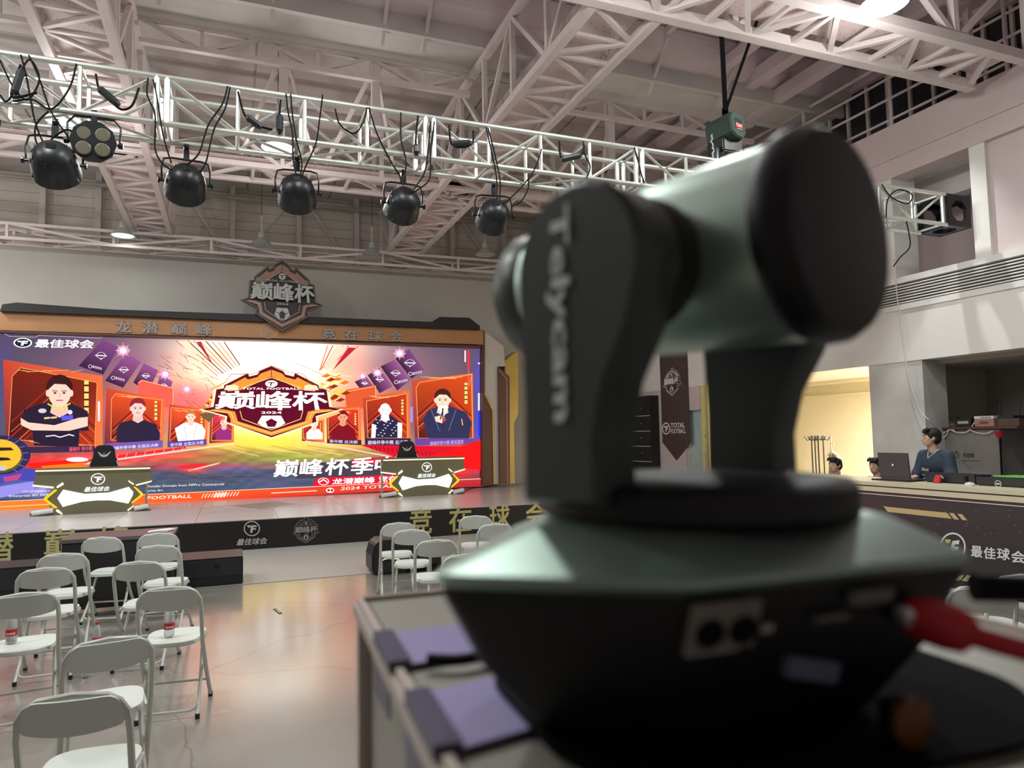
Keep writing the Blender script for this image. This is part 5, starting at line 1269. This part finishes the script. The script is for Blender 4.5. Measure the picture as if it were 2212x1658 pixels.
# banner, dark shelving and far right wall
bn = thing('hanging_banner', 'dark brown pointed banner with the cup shield and club name', 'banner', (9.385, 13.7, 2.5))
XBn = 9.385
P = [(1423,720),(1482,712),(1491,955),(1479,972),(1461,994),(1431,955)]
MB().prism([on(0, XBn, *p) for p in P], (.012, 0, 0)).build('cloth', mat('banner_cloth', (78,62,62), .7, var=.08), bn)
A = Art(mX(XBn-.001), step=.0006)
PAL_B = dict(rim=(214,204,206), dark=(70,54,56), band=(200,190,192), edge=(84,66,68), tile=(200,190,192), white=(236,228,230), lw=1.1)
emblem(A, lambda u, v: (1452+u*21, 855-v*62-u*3.4), PAL_B, txt=.05); A.build('shield_print', M['print'], bn)
A = Art(mX(XBn-.001), step=.0006)
A.tf(1439, 925, 8.5, 13, (236,232,232), ringw=.2); A.text('TOTAL', q4(1449,924,1480,923,1479,912,1449,913), (236,232,232), .05); A.text('FOOTBALL', q4(1449,936,1482,935,1481,925,1449,926), (236,232,232), .05); A.build('club_name', M['print'], bn)
MB().tube([on(0, XBn, 1421,719), on(0, XBn, 1484,711)], .02, 8).build('rod', M['blackm'], bn)
dk = thing('dark_shelving', 'tall black rack with thin shelf lines left of the banner', 'rack', (9.27, 15.0, 0))
MB().box(9.15, 9.39, 14.4, 16.0, 0, 2.6).build('body', M['skirt'], dk)
for z in (2.12, 1.76, 1.40, 1.04): MB().box(9.14, 9.15, 14.4, 16.0, z, z+.014).build('shelf_line', M['roofd'], dk)
for z in (2.3, 1.95, 1.6, 1.25): MB().lathe([(.012, 0), (.012, .004)], (9.15, 14.8, z), (-1, 0, 0), 8).build('knob', M['paper'], dk)
yp = thing('yellow_post', 'pale yellow lit door jamb beside the blue glass door', 'door', (9.42, 12.5, 0))
MB().box(9.4, 9.46, 12.55, 12.78, 0, 2.72).build('jamb', mat('pale_yellow', (214,206,140), .7), yp); MB().box(9.39, 9.4, 12.65, 12.68, .9, 1.3).build('handle', M['alu'], yp)
MB().box(9.39, 9.4, 12.65, 12.68, 1.6, 1.66).build('lock', M['gold'], yp)

# warm room: downlight, garment racks
for k, (x, y) in enumerate(((10.0, 8.9), (10.0, 11.0))):
    t = thing('downlight', ['round ceiling downlight in the warm room near the pillar', 'round ceiling downlight in the warm room farther in'][k], 'light', (x, y, 2.94), group='downlights of the warm room')
    MB().lathe([(.0, -.004), (.07, -.004), (.07, .01), (0, .011)], (x, y, 2.94), (0,0,1), 18).build('diffuser', M['lamp_on'], t)
    MB().lathe([(.07, -.008), (.085, -.008), (.085, .01), (.07, .01)], (x, y, 2.94), (0,0,1), 18).build('rim', M['paper'], t)
struct('trim_30', MB().box(12.42, 12.5, 8.24, 14.8, 2.45, 2.5), M['yellow_wall'])
def rack_(label, px, X):
    b = on(0, X, px, 1030); y = b.y; t = thing('coat_rack', label, 'rack', (X, y, 0), group='black coat stands in the warm room doorway')
    zt = on(0, X, px, 940).z
    MB().tube([(X, y, .02), (X, y, zt)], .012, 6).build('pole', M['blackm'], t)
    for k in range(4):
        a = k*PI/2+.5; d = (math.cos(a), math.sin(a))
        MB().tube([(X, y, zt-.06), (X+d[0]*.08, y+d[1]*.08, zt-.09), (X+d[0]*.13, y+d[1]*.13, zt-.02)], .008, 5).build('hook', M['blackm'], t)
        MB().tube([(X, y, .1), (X+d[0]*.2, y+d[1]*.2, .0)], .01, 5).build('foot', M['blackm'], t)
    return t
for k, px in enumerate((1757, 1764, 1771, 1782)):
    rack_(['black coat stand closest to the camera head support', 'black coat stand second from the camera', 'black coat stand third from the camera', 'black coat stand farthest right beside the hanger'][k], px, (9.9, 10.15, 9.75, 10.4)[k])
hg = thing('garment_stand', 'pale hanger with a grey garment on a stand in the warm doorway', 'hanger', (9.6, 8.75, 0))
XH = 9.6
Pg = [(1790,982),(1797,976),(1803,980),(1812,988),(1816,1030),(1820,1120),(1788,1120),(1789,1030)]
MB().prism([on(0, XH, *p) for p in Pg], (.06, 0, 0)).build('garment', mat('grey_cloth', (150,146,134), .8), hg, bevel=.01)
MB().tube([on(0, XH-.01, *p) for p in ((1788,984),(1797,973),(1812,984))], .01, 6).tube(bez([on(0, XH-.01, *p) for p in ((1797,973),(1796,966),(1800,962),(1800,957),(1794,958))], 4), .007, 5).build('hanger', M['cream'], hg)
MB().tube([(XH, on(0, XH, 1797, 1000).y, 0), (XH, on(0, XH, 1797, 1000).y, 1.6)], .012, 6).build('stand', M['alu'], hg)

# ------------------------------------------------------------------ people
def remesh(mb, name, mt, parent, vox=.012, sm=6):
    me = bpy.data.meshes.new(name+'_raw'); me.from_pydata([tuple(v) for v in mb.v], [], mb.f); me.update()
    bm = bmesh.new(); bm.from_mesh(me); bmesh.ops.recalc_face_normals(bm, faces=bm.faces); bm.to_mesh(me); bm.free()
    o = bpy.data.objects.new(name, me); COL.objects.link(o)
    r = o.modifiers.new('r', 'REMESH'); r.mode = 'VOXEL'; r.voxel_size = vox
    s = o.modifiers.new('s', 'SMOOTH'); s.factor = .5; s.iterations = sm
    dg = bpy.context.evaluated_depsgraph_get(); dg.update()
    m2 = bpy.data.meshes.new_from_object(o.evaluated_get(dg)); m2.name = name
    o.modifiers.clear(); o.data = m2; bpy.data.meshes.remove(me)
    m2.materials.clear(); m2.materials.append(mt); m2.polygons.foreach_set('use_smooth', [True]*len(m2.polygons))
    o.parent = parent; return o
def ellip(mb, c, r, n=18, mm=None):
    vs = []; fs = []; c = Vector(c)
    for j in range(1, n//2):
        ph = PI*j/(n//2)
        for k in range(n):
            th = 2*PI*k/n; v = Vector((r[0]*math.sin(ph)*math.cos(th), r[1]*math.sin(ph)*math.sin(th), r[2]*math.cos(ph)))
            vs.append(c+(mm @ v if mm else v))
    m_ = len(vs); top = Vector((0, 0, r[2])); vs += [c+(mm @ top if mm else top), c-(mm @ top if mm else top)]
    J = n//2-1
    for j in range(J-1):
        for k in range(n): fs.append((j*n+k, j*n+(k+1) % n, (j+1)*n+(k+1) % n, (j+1)*n+k))
    for k in range(n): fs.append((m_, (k+1) % n, k)); fs.append((m_+1, (J-1)*n+k, (J-1)*n+(k+1) % n))
    mb.add(vs, fs)
def limb(mb, pts, rad):
    mb.tube(pts, rad, 12)
    for p, r in zip(pts, rad): ellip(mb, p, (r, r, r), 12)
def head(mb, c, rz):   # face towards local +y
    mm = Matrix.Rotation(rz, 3, 'Z'); c = Vector(c); P = lambda x, y, z: c+mm @ Vector((x, y, z))
    ellip(mb, P(0, -.012, .02), (.073, .09, .098), 20, mm); ellip(mb, P(0, .026, -.045), (.056, .058, .07), 18, mm)
    ellip(mb, P(0, .05, -.088), (.03, .028, .022), 12, mm)
    mb.tube([P(0, .078, .015), P(0, .094, -.01), P(0, .108, -.032)], [.009, .012, .016], 8); ellip(mb, P(0, .098, -.034), (.019, .015, .012), 10, mm)
    ellip(mb, P(0, .084, -.064), (.024, .012, .006), 10, mm); ellip(mb, P(0, .083, -.073), (.021, .012, .007), 10, mm)
    for s in (-1, 1):
        ellip(mb, P(s*.03, .066, .022), (.022, .016, .008), 10, mm); ellip(mb, P(s*.076, -.012, -.01), (.011, .02, .032), 12, mm)
        ellip(mb, P(s*.04, .05, -.02), (.022, .022, .022), 10, mm)
    return mm, P
def hand(mb, w, d, up, s):  # wrist, pointing direction, palm normal
    w = Vector(w); d = Vector(d).normalized(); n = Vector(up).normalized(); sd = d.cross(n).normalized()*s
    ellip(mb, w+d*.045, (.028, .028, .03), 10); mb.bar(w+d*.01-sd*0, w+d*.085, .075, .024)
    for k, L in enumerate((.062, .072, .068, .052)):
        b = w+d*.08+sd*(.028-.019*k); mb.tube([b, b+d*L*.5-n*.004, b+d*L*.8-n*.018, b+d*L-n*.03], [.0095, .009, .008, .007], 8)
    b = w+d*.03+sd*.034; mb.tube([b, b+sd*.03+d*.025, b+sd*.035+d*.055-n*.012], [.012, .011, .009], 8)
def person(name, label, loc, rz, hd_rz, sit, skin, shirt, hair_long=False, lean=0.0, glasses=True, group=None):
    t = thing(name, label, 'person', (0, 0, 0), group=group)
    B = MB(); hz = .0 if not sit else -.42     # local frame: faces +y
    Z = lambda z: z+hz
    hip, sh = .92, 1.38
    ly = lean
    # torso, neck, head
    ellip(B, (0, ly*.2, Z(hip)), (.15, .105, .13)); ellip(B, (0, ly*.5, Z(1.1)), (.14, .1, .18)); ellip(B, (0, ly, Z(1.28)), (.165, .105, .15))
    limb(B, [(-.15, ly, Z(sh)), (.15, ly, Z(sh))], [.058, .058]); limb(B, [(0, ly, Z(1.38)), (0, ly*1.25+.015, Z(1.5))], [.06, .052])
    hc = Vector((0, ly*1.35+.03, Z(1.6)))
    mm, P = head(B, hc, hd_rz)
    # arms resting forward
    for s in (-1, 1):
        S_ = Vector((s*.185, ly, Z(sh-.01))); E_ = Vector((s*.235, ly+.05, Z(1.11))); Wr = Vector((s*.19, ly+.27, Z(1.06)))
        limb(B, [S_, (S_+E_)/2, E_, (E_+Wr)/2, Wr], [.052, .045, .038, .034, .026]); hand(B, Wr, (-.15*s, 1, -.1), (0, 0, 1), -s)
        hp = Vector((s*.085, 0, Z(hip-.04)))
        if sit: K = Vector((s*.1, .42, Z(hip-.06))); An = Vector((s*.1, .42, .07))
        else: K = Vector((s*.095, .02, .48)); An = Vector((s*.1, 0, .08))
        limb(B, [hp, (hp+K)/2, K, (K*.6+An*.4), An], [.085, .072, .055, .052, .036])
        limb(B, [An+Vector((0, -.04, -.035)), An+Vector((0, .08, -.04)), An+Vector((0, .15, -.05))], [.036, .036, .026])
    remesh(B, 'body', skin, t, .011, 5)
    # shirt
    Sb = MB()
    ellip(Sb, (0, ly*.2, Z(.94)), (.18, .125, .14)); ellip(Sb, (0, ly*.5, Z(1.1)), (.172, .125, .2)); ellip(Sb, (0, ly, Z(1.28)), (.19, .125, .16))
    limb(Sb, [(-.165, ly, Z(1.385)), (.165, ly, Z(1.385))], [.068, .068])
    for s in (-1, 1): limb(Sb, [(s*.185, ly, Z(1.38)), (s*.225, ly+.02, Z(1.2)), (s*.25, ly+.04, Z(1.13))], [.072, .078, .082])
    remesh(Sb, 'shirt', shirt, t, .013, 4)
    # trousers
    T = MB()
    for s in (-1, 1):
        hp = Vector((s*.085, 0, Z(hip-.04)))
        K = Vector((s*.1, .42, Z(hip-.06))) if sit else Vector((s*.095, .02, .48)); An = Vector((s*.1, .42 if sit else 0, .1))
        limb(T, [hp, (hp+K)/2, K, An], [.1, .09, .075, .06])
    ellip(T, (0, 0, Z(hip)), (.175, .12, .12)); remesh(T, 'trousers', M['skirt'], t, .015, 3)
    # hair
    Hh = MB(); rr = Matrix.Rotation(hd_rz, 3, 'Z')
    ellip(Hh, P(0, -.022, .045), (.082, .096, .088), 20, rr); ellip(Hh, P(0, -.05, .0), (.08, .065, .085), 18, rr)
    for k in range(7):
        x = -.06+k*.02; Hh.tube([P(x, .03, .115), P(x*1.05, .072, .095), P(x*1.1, .088, .06+.006*(k % 3))], [.022, .018, .006], 8)
    for s in (-1, 1): ellip(Hh, P(s*.072, .01, .03), (.012, .03, .045), 10, rr)
    if hair_long: ellip(Hh, P(0, -.06, -.08), (.085, .05, .14), 16, rr)
    remesh(Hh, 'hair', M['hair'], t, .01, 2)
    for s in (-1, 1):
        e = MB(); ellip(e, P(s*.031, .073, .006), (.0125, .01, .008), 12, rr); e.build('eye', M['eye'], t, world=False, smooth=True)
        e = MB(); ellip(e, P(s*.031, .0815, .006), (.0055, .003, .0055), 10, rr); e.build('iris', M['cable'], t, world=False)
        MB().tube([P(s*.014, .088, .033), P(s*.03, .088, .037), P(s*.048, .078, .032)], .0035, 5).build('eyebrow', M['hair'], t, world=False)
    MB().tube([P(-.02, .094, -.069), P(0, .098, -.07), P(.02, .094, -.069)], .0025, 5).build('mouth', M['lips'], t, world=False)
    if glasses:
        g_ = MB()
        for s in (-1, 1):
            g_.tube([P(s*.033+.024*math.cos(a*PI/6), .098, .004+.019*math.sin(a*PI/6)) for a in range(13)], .0016, 5); g_.tube([P(s*.057, .096, .008), P(s*.076, .02, .008)], .0016, 5)
        g_.tube([P(-.01, .1, .006), P(.01, .1, .006)], .0016, 5); g_.build('glasses', M['alu'], t, world=False)
    t.location = loc; t.rotation_euler = (0, 0, rz)
    return t, Z, ly
M['hair'] = mat('black_hair', (26,22,20), .6); M['skin'] = mat('skin', (214,170,144), .55, var=.03); M['eye'] = mat('eye_white', (215,210,205), .3); M['lips'] = mat('lips', (120,66,60), .5)
mp, Z, ly = person('person', 'standing person in a dark blue v-neck shirt and glasses behind the counter, looking left', (8.4, 6.5, 0), 1.45, -.62, False, M['skin'], mat('navy_shirt', (52,66,84), .8), lean=.06)
mp.scale = (1.02, 1.02, .995)
MB().tube([(-.075, .075, 1.455), (-.04, .135, 1.40), (0, .178, 1.345), (.04, .135, 1.40), (.075, .075, 1.455)], .006, 6).build('collar_trim', M['paper'], mp, world=False)
def shm(x, y, l): return (x, .06+.137-((x/.19)**2)*.045-abs(y-1.2)*.04+l, y)
A = Art(shm, step=.001); A.text('Alone', [(.10,1.18),(-.02,1.18),(-.02,1.23),(.10,1.23)], (214,216,218), .03); A.text('boy', [(.08,1.11),(.02,1.11),(.02,1.15),(.08,1.15)], (214,216,218), .03); A.build('chest_print', M['print'], mp)
person('person', 'seated person in a black top beyond the far end of the counter, looking left', (8.55, 8.32, 0), 1.5, .1, True, M['skin'], M['skirt'], glasses=False)
person('person', 'seated person with long dark hair and glasses half hidden by the pillar', (8.72, 7.74, 0), 1.5, .15, True, M['skin'], M['skirt'], hair_long=True)
for k, (x, y) in enumerate(((8.62, 8.32), (8.8, 7.74))):
    s = thing('stool', ['black stool under the seated person in the black top', 'black stool under the seated person with long hair'][k], 'stool', (x, y, 0), group='stools behind the counter')
    MB().lathe([(0, 0), (.17, 0), (.18, .03), (0, .04)], (x, y, .29), (0, 0, 1), 20).build('seat', M['black'], s)
    for q in range(4): a = PI/4+q*PI/2; MB().tube([(x+.1*math.cos(a), y+.1*math.sin(a), .3), (x+.16*math.cos(a), y+.16*math.sin(a), 0)], .012, 6).build('leg', M['blackm'], s)

# ------------------------------------------------------------------ equipment case and PTZ camera in the foreground
Rg = Vector((right.x, right.y, 0)).normalized(); Fw = Vector((fwd.x, fwd.y, 0)).normalized()
th0 = math.radians(18.6)
d0v = (-math.sin(th0)*Rg+math.cos(th0)*Fw); hd = math.atan2(-d0v.x, d0v.y)      # heading of case and camera base
ZC = H-.118
cen = Rg*.077+Fw*.335
def FG(name, label, cat): return thing(name, label, cat, (cen.x, cen.y, ZC), hd)
# --- case (own frame: x right, y towards the stage)
cs = FG('equipment_case', 'tall grey case with pale edge trim under the blurred robotic camera', 'case')
farL = Rg*-.1155+Fw*.537-cen
ex = Vector((math.cos(hd), math.sin(hd), 0)); ey = Vector((-math.sin(hd), math.cos(hd), 0))
cx0, cy1 = farL.dot(ex), farL.dot(ey)
cxw = .355; cx1 = cx0+cxw; cy0 = cy1-.62
def lb(mb, name, mt, par, **k): return mb.build(name, mt, par, world=False, **k)
lb(MB().box(cx0+.006, cx1-.006, cy0+.006, cy1-.006, -ZC+.03, -.002), 'body', M['case'], cs)
for nm, a, b in (('edge_trim', (cx0, cy0, 0), (cx0, cy1, 0)), ('edge_trim', (cx1, cy0, 0), (cx1, cy1, 0)), ('edge_trim', (cx0, cy1, 0), (cx1, cy1, 0)), ('edge_trim', (cx0, cy0, 0), (cx1, cy0, 0))):
    a = Vector(a); b = Vector(b)
    inx = .004 if a.x == cx0 and b.x == cx0 else (-.005 if a.x == cx1 and b.x == cx1 else 0); iny = -.005 if a.y == cy1 and b.y == cy1 else (.005 if a.y == cy0 and b.y == cy0 else 0)
    o_ = Vector((inx, iny, -.006)); lb(MB().bar(a+o_, b+o_, .010, .014), nm, M['edge'], cs, bevel=.003)
for x, y in ((cx0, cy0), (cx0, cy1), (cx1, cy0), (cx1, cy1)):
    lb(MB().box(x-.002 if x == cx0 else x-.012, x+.012 if x == cx0 else x+.002, y-.002 if y == cy0 else y-.012, y+.012 if y == cy0 else y+.002, -ZC+.03, -.012), 'edge_trim', M['edge'], cs)
    lb(MB().lathe([(.02, -.012), (.02, .012)], (x+(.03 if x == cx0 else -.03), y+(.03 if y == cy0 else -.03), -ZC+.02), (1, 0, 0), 12), 'castor', M['black'], cs)
def strap(name, label, dA, dB, xr, y_off=0):   # distances of its two edges from the viewer along the left rim
    t = FG(name, label, 'tape')
    def yy(D): return (D/ (math.cos(th0)) ) # distance along heading
    ya, yb_ = dA, dB
    lb(MB().prism([(cx0+.007, ya, .0008), (cx0+.007, yb_, .0008), (xr, yb_+y_off+.004, .0008), (xr, ya+y_off+.01, .0008)], (0, 0, .0007)), 'top_strip', M['tape'], t)
    lb(MB().prism([(cx0-.0035, ya, .0025), (cx0-.0035, yb_, .0025), (cx0+.007, yb_, .0025), (cx0+.007, ya, .0025)], (0, 0, .0012)), 'edge_wrap', M['taped'], t)
    lb(MB().prism([(cx0-.0035, ya, .0037), (cx0-.0035, yb_, .0037), (cx0-.0035, yb_-.004, -.03), (cx0-.0035, ya+.003, -.026)], (-.001, 0, 0)), 'side_strip', M['taped'], t)
    return t
def along(D):  # photo depth of a point on the left rim -> y in the case frame
    f_ = (Rg*(-.1155)+Fw*.537); k = (D-.537)/(ey.dot(Fw)); return cy1+k
strap('tape_strip', 'lavender tape strip across the grey case, farther one', along(.375), along(.435), cx0+.14, .012)
strap('tape_strip', 'lavender tape strip across the grey case, nearer one', along(.275), along(.335), cx0+.16, .03)
ck = FG('thin_cable', 'short dark cable lying between the two lavender tapes', 'cable')
lb(MB().tube(bez([(cx0+.015, along(.372), .004), (cx0+.03, along(.365), .004), (cx0+.055, along(.368), .004), (cx0+.075, along(.356), .004)], 5), .003, 8), 'sheath', M['cable'], ck, smooth=True)

# --- robotic camera
pz = FG('ptz_camera', 'large blurred dark robotic camera on a swivelling fork, lettered Telycam', 'camera')
def octo(wx, wy, c, z, ox=0, oy=0): return [(ox-wx+c, oy-wy, z), (ox+wx-c, oy-wy, z), (ox+wx, oy-wy+c, z), (ox+wx, oy+wy-c, z), (ox+wx-c, oy+wy, z), (ox-wx+c, oy+wy, z), (ox-wx, oy+wy-c, z), (ox-wx, oy-wy+c, z)]
def rounded(P, r=.012, n=4):
    out = []
    N = len(P)
    for i in range(N):
        p0, p1, p2 = Vector(P[i-1]), Vector(P[i]), Vector(P[(i+1) % N])
        a = p1+(p0-p1).normalized()*r; b = p1+(p2-p1).normalized()*r
        for k in range(n+1):
            t = k/n; out.append(a*(1-t)**2+p1*2*t*(1-t)+b*t*t)
    return out
def loft(mb, loops):
    n = len(loops[0]); vs = [v for L in loops for v in L]
    fs = [(i*n+k, i*n+(k+1) % n, (i+1)*n+(k+1) % n, (i+1)*n+k) for i in range(len(loops)-1) for k in range(n)]
    fs += [tuple(range(n-1, -1, -1)), tuple((len(loops)-1)*n+k for k in range(n))]
    return mb.add(vs, fs)
def oc(wx, wy, c, z, r=.012, ox=0, oy=0): return rounded(octo(wx, wy, c, z, ox, oy), r)
HEX = [(-.050, -.0865), (.081, -.0835), (.112, .020), (.065, .088), (-.050, .088), (-.127, -.038)]
def hx_(k, z, ox=0, oy=0, r=.009): return rounded([(x*k+ox, y*k+oy, z) for x, y in HEX], r*k)
# tapering lower body
lb(loft(MB(), [hx_(.60, .0), hx_(.66, .006), hx_(.855, .034), hx_(.97, .060), hx_(.975, .064)]), 'lower_body', M['ptzb'], pz, smooth=True)
# flared upper cover
lb(loft(MB(), [hx_(.975, .064), hx_(1.0, .0665), hx_(.99, .069), hx_(.72, .081, .012, .006), hx_(.64, .083, .012, .006)]), 'base_cover', M['ptz'], pz, smooth=True)
lb(MB().lathe([(.066, .079), (.0725, .0835), (.0725, .0935), (.069, .0965), (.055, .098), (0, .0985)], (.009, .004, 0), (0,0,1), 48), 'turntable', M['ptzs'] if 'ptzs' in M else M['ptzb'], pz, smooth=True)
# fork and head turned further left
th1 = math.radians(42.0)-th0
hdx = Vector((math.cos(th1), math.sin(th1), 0)); hdy = Vector((-math.sin(th1), math.cos(th1), 0)); oc_ = Vector((.0095, .003, 0))
def HP(x, y, z): return oc_+hdx*x+hdy*y+Vector((0, 0, z))
def arm(side, name):
    x0 = side*.068+(.004 if side > 0 else 0); t_ = .0105
    prof = []   # (y, z) outline: wide round top, narrower stem
    for k in range(15):
        a = PI*(-.12)+k/14*PI*1.24; prof.append((-.002+.0345*math.cos(a), .188+.0345*math.sin(a)))
    prof = [(-.0335, .15), (-.012, .132), (-.008, .10), (-.008, .089), (.030, .089), (.030, .12), (.031, .15)]
    ring_ = [(-.002+.0345*math.cos(PI*1.13-k/14*PI*1.26), .187+.0345*math.sin(PI*1.13-k/14*PI*1.26)) for k in range(15)]
    # order: up the rear edge, over the top, down the front edge
    P = [(-.010, .089), (-.010, .115), (-.016, .138), (-.029, .160)]+ring_[1:-1]+[(.031, .160), (.030, .13), (.031, .089)]
    lo = [HP(x0-t_, y, z) for y, z in P]; hi = [HP(x0+t_, y, z) for y, z in P]
    cyy = sum(p[0] for p in P)/len(P)
    def shrink(k, x): return [HP(x, .006+(y-.006)*k, .155+(z-.155)*(1-(1-k)*.5)) for y, z in P]
    mb = loft(MB(), [shrink(.93, x0-t_-.003), shrink(1, x0-t_), shrink(1, x0+t_), shrink(.93, x0+t_+.003)])
    return lb(mb, name, M['ptz_arm'], pz, smooth=True)
M['ptz_arm'] = mat('ptz_arm_shell', (64,70,70), .38, .1, var=.02)
arm(-1, 'fork_arm'); arm(1, 'fork_arm')
def tmap(x, y, l): return HP(-.068-.0137-l, y, x)
A = Art(tmap, step=.0003)
yb0 = .0165
# lettering reads downwards on the outer face of the left arm
V, Fc = glyphs('Telycam', 0.0)
zt, zbm = .2115, .124
for q in ((0, 0), (.0006, 0), (-.0006, 0), (0, .0009), (0, -.0009)):
    A.raw([(zt-(zt-zbm)*u+q[1], .0125+q[0]-.013*v) for u, v in V], Fc, (232,240,240))
A.build('brand_lettering', M['print'], pz, world=False)
for s in (-1, 1):
    lb(MB().lathe([(.028, 0), (.030, .004), (.030, .014), (.026, .02)], HP(s*.032, -.002, .192), hdx*s, 30), 'pivot_ring', M['ptzb'], pz, smooth=True)
ax_ = hdy
C_ = HP(.009, -.012, .2005)
def sq(c, k=1.0): pass
hp_ = [(-.062, .0), (-.0625, .034), (-.0605, .0425), (-.055, .046), (-.048, .0465), (-.044, .0445)]
lb(MB().lathe([(r, h) for h, r in hp_]+[(0.0, -.044)], C_, ax_, 48, sx=1.12), 'rear_cap', M['ptzb'], pz, smooth=True)
lb(MB().lathe([(.0435, -.045), (.044, -.038), (.043, .03), (.041, .07), (.0405, .095), (.039, .102), (0, .102)], C_, ax_, 48), 'head_barrel', M['ptzl'], pz, smooth=True)
lb(MB().lathe([(.037, .10), (.0385, .104), (.0385, .121), (.036, .124), (.033, .124), (.031, .112), (0, .110)], C_, ax_, 48), 'lens_hood', M['ptz_arm'], pz, smooth=True)
lb(MB().lathe([(.0, .1105), (.028, .1105), (.024, .117), (.012, .1205), (0, .1215)], C_, ax_, 36), 'lens_glass', M['glassy'], pz, smooth=True)
# rear connectors on the tapering face
def rear(x, z, out=0.0):   # point on the rear lower face
    k = (z-.034)/.026; return Vector((x+.003, -(.074+(.084-.074)*k)-out, z))
nrmv = Vector((0, -1, -.38)).normalized()
def patch(x0, z0, x1, z1, o_, name, mt, sk_=0.0):
    P = [rear(x0, z0, o_), rear(x1, z0+sk_, o_), rear(x1, z1+sk_, o_), rear(x0, z1, o_)]; B = [p+Vector((0, .004, 0)) for p in P]
    return lb(MB().add(P+B, [(0,1,2,3),(7,6,5,4),(0,4,5,1),(1,5,6,2),(2,6,7,3),(3,7,4,0)]), name, mt, pz)
M['pgrey'] = mat('port_grey', (112,110,108), .6)
patch(-.052, .045, -.027, .0615, .0045, 'socket_plate', mat('socket_grey', (132,127,121), .5))
for x in (-.0460, -.0330): lb(MB().lathe([(.0052, -.001), (.0052, .0058), (.0045, .0058)], rear(x, .0535), nrmv, 20), 'socket', M['cable'], pz)
patch(-.050, .0425, -.030, .0435, .001, 'socket_label', M['dark_wall'])
patch(-.022, .048, -.017, .051, .001, 'mini_port', M['dark_wall'])
patch(.000, .050, .014, .052, .003, 'port_label', M['pgrey'])
patch(.014, .055, .032, .060, .003, 'port_label', M['pgrey'])
patch(-.008, .030, .016, .038, .003, 'pale_sticker', mat('sticker', (112,118,146), .5), -.006)
lb(MB().lathe([(.003, 0), (.0038, .004), (.003, .007)], rear(.040, .050), nrmv, 12), 'silver_collar', M['alu'], pz, smooth=True)
# shadow plate and cables
mpl = FG('shadow_plate', 'dark rounded plate below the robotic camera, standing for its shadow on the case', 'plate')
lb(loft(MB(), [oc(.110, .090, .045, -.0008, .02, .030, -.004), oc(.112, .092, .045, .0025, .02, .030, -.004)]), 'plate', mat('matt_black', (9,9,11), .85, spec=.1), mpl)  # matt black laid where the camera's shadow darkens the case top
lb(MB().lathe([(.0, 0), (.0085, 0), (.009, .003), (.0, .005)], (.041, -.0835, .0115), (0,-1,0), 24), 'amber_knob', mat('amber', (110,62,10), .4), mpl, smooth=True)
lb(MB().box(.035, .047, -.0835, -.076, .0025, .018), 'knob_bracket', M['ptzb'], mpl)
rc = FG('red_cable', 'red network cable with a fat plug in the camera base', 'cable')
lb(MB().tube([(.049, -.079, .0480), (.0508, -.0845, .0470), (.0535, -.0915, .0458), (.0558, -.0975, .0446), (.0565, -.0995, .0440)], [.0066, .0084, .0086, .0074, .0048], 20), 'plug_boot', M['red'], rc, smooth=True)
lb(MB().tube(bez([(.0560, -.0985, .0444), (.0610, -.1040, .0425), (.072, -.112, .039), (.092, -.124, .031), (.125, -.140, -.01), (.145, -.150, -.12)], 6), .0040, 12), 'sheath', M['red'], rc, smooth=True)
bc = FG('black_cable', 'black power cable leaving the camera base above the red one', 'cable')
q0 = Vector((.104, -.062, .050))
lb(MB().tube([q0, q0+Vector((.02, -.008, -.001))], [.006, .0055], 12), 'plug', M['cable'], bc, smooth=True)
lb(MB().tube(bez([q0+Vector((.018, -.007, -.001)), q0+Vector((.05, -.02, -.006)), q0+Vector((.10, -.04, -.014)), q0+Vector((.17, -.06, -.05)), q0+Vector((.2, -.07, -.2))], 6), .0045, 10), 'sheath', M['cable'], bc, smooth=True)
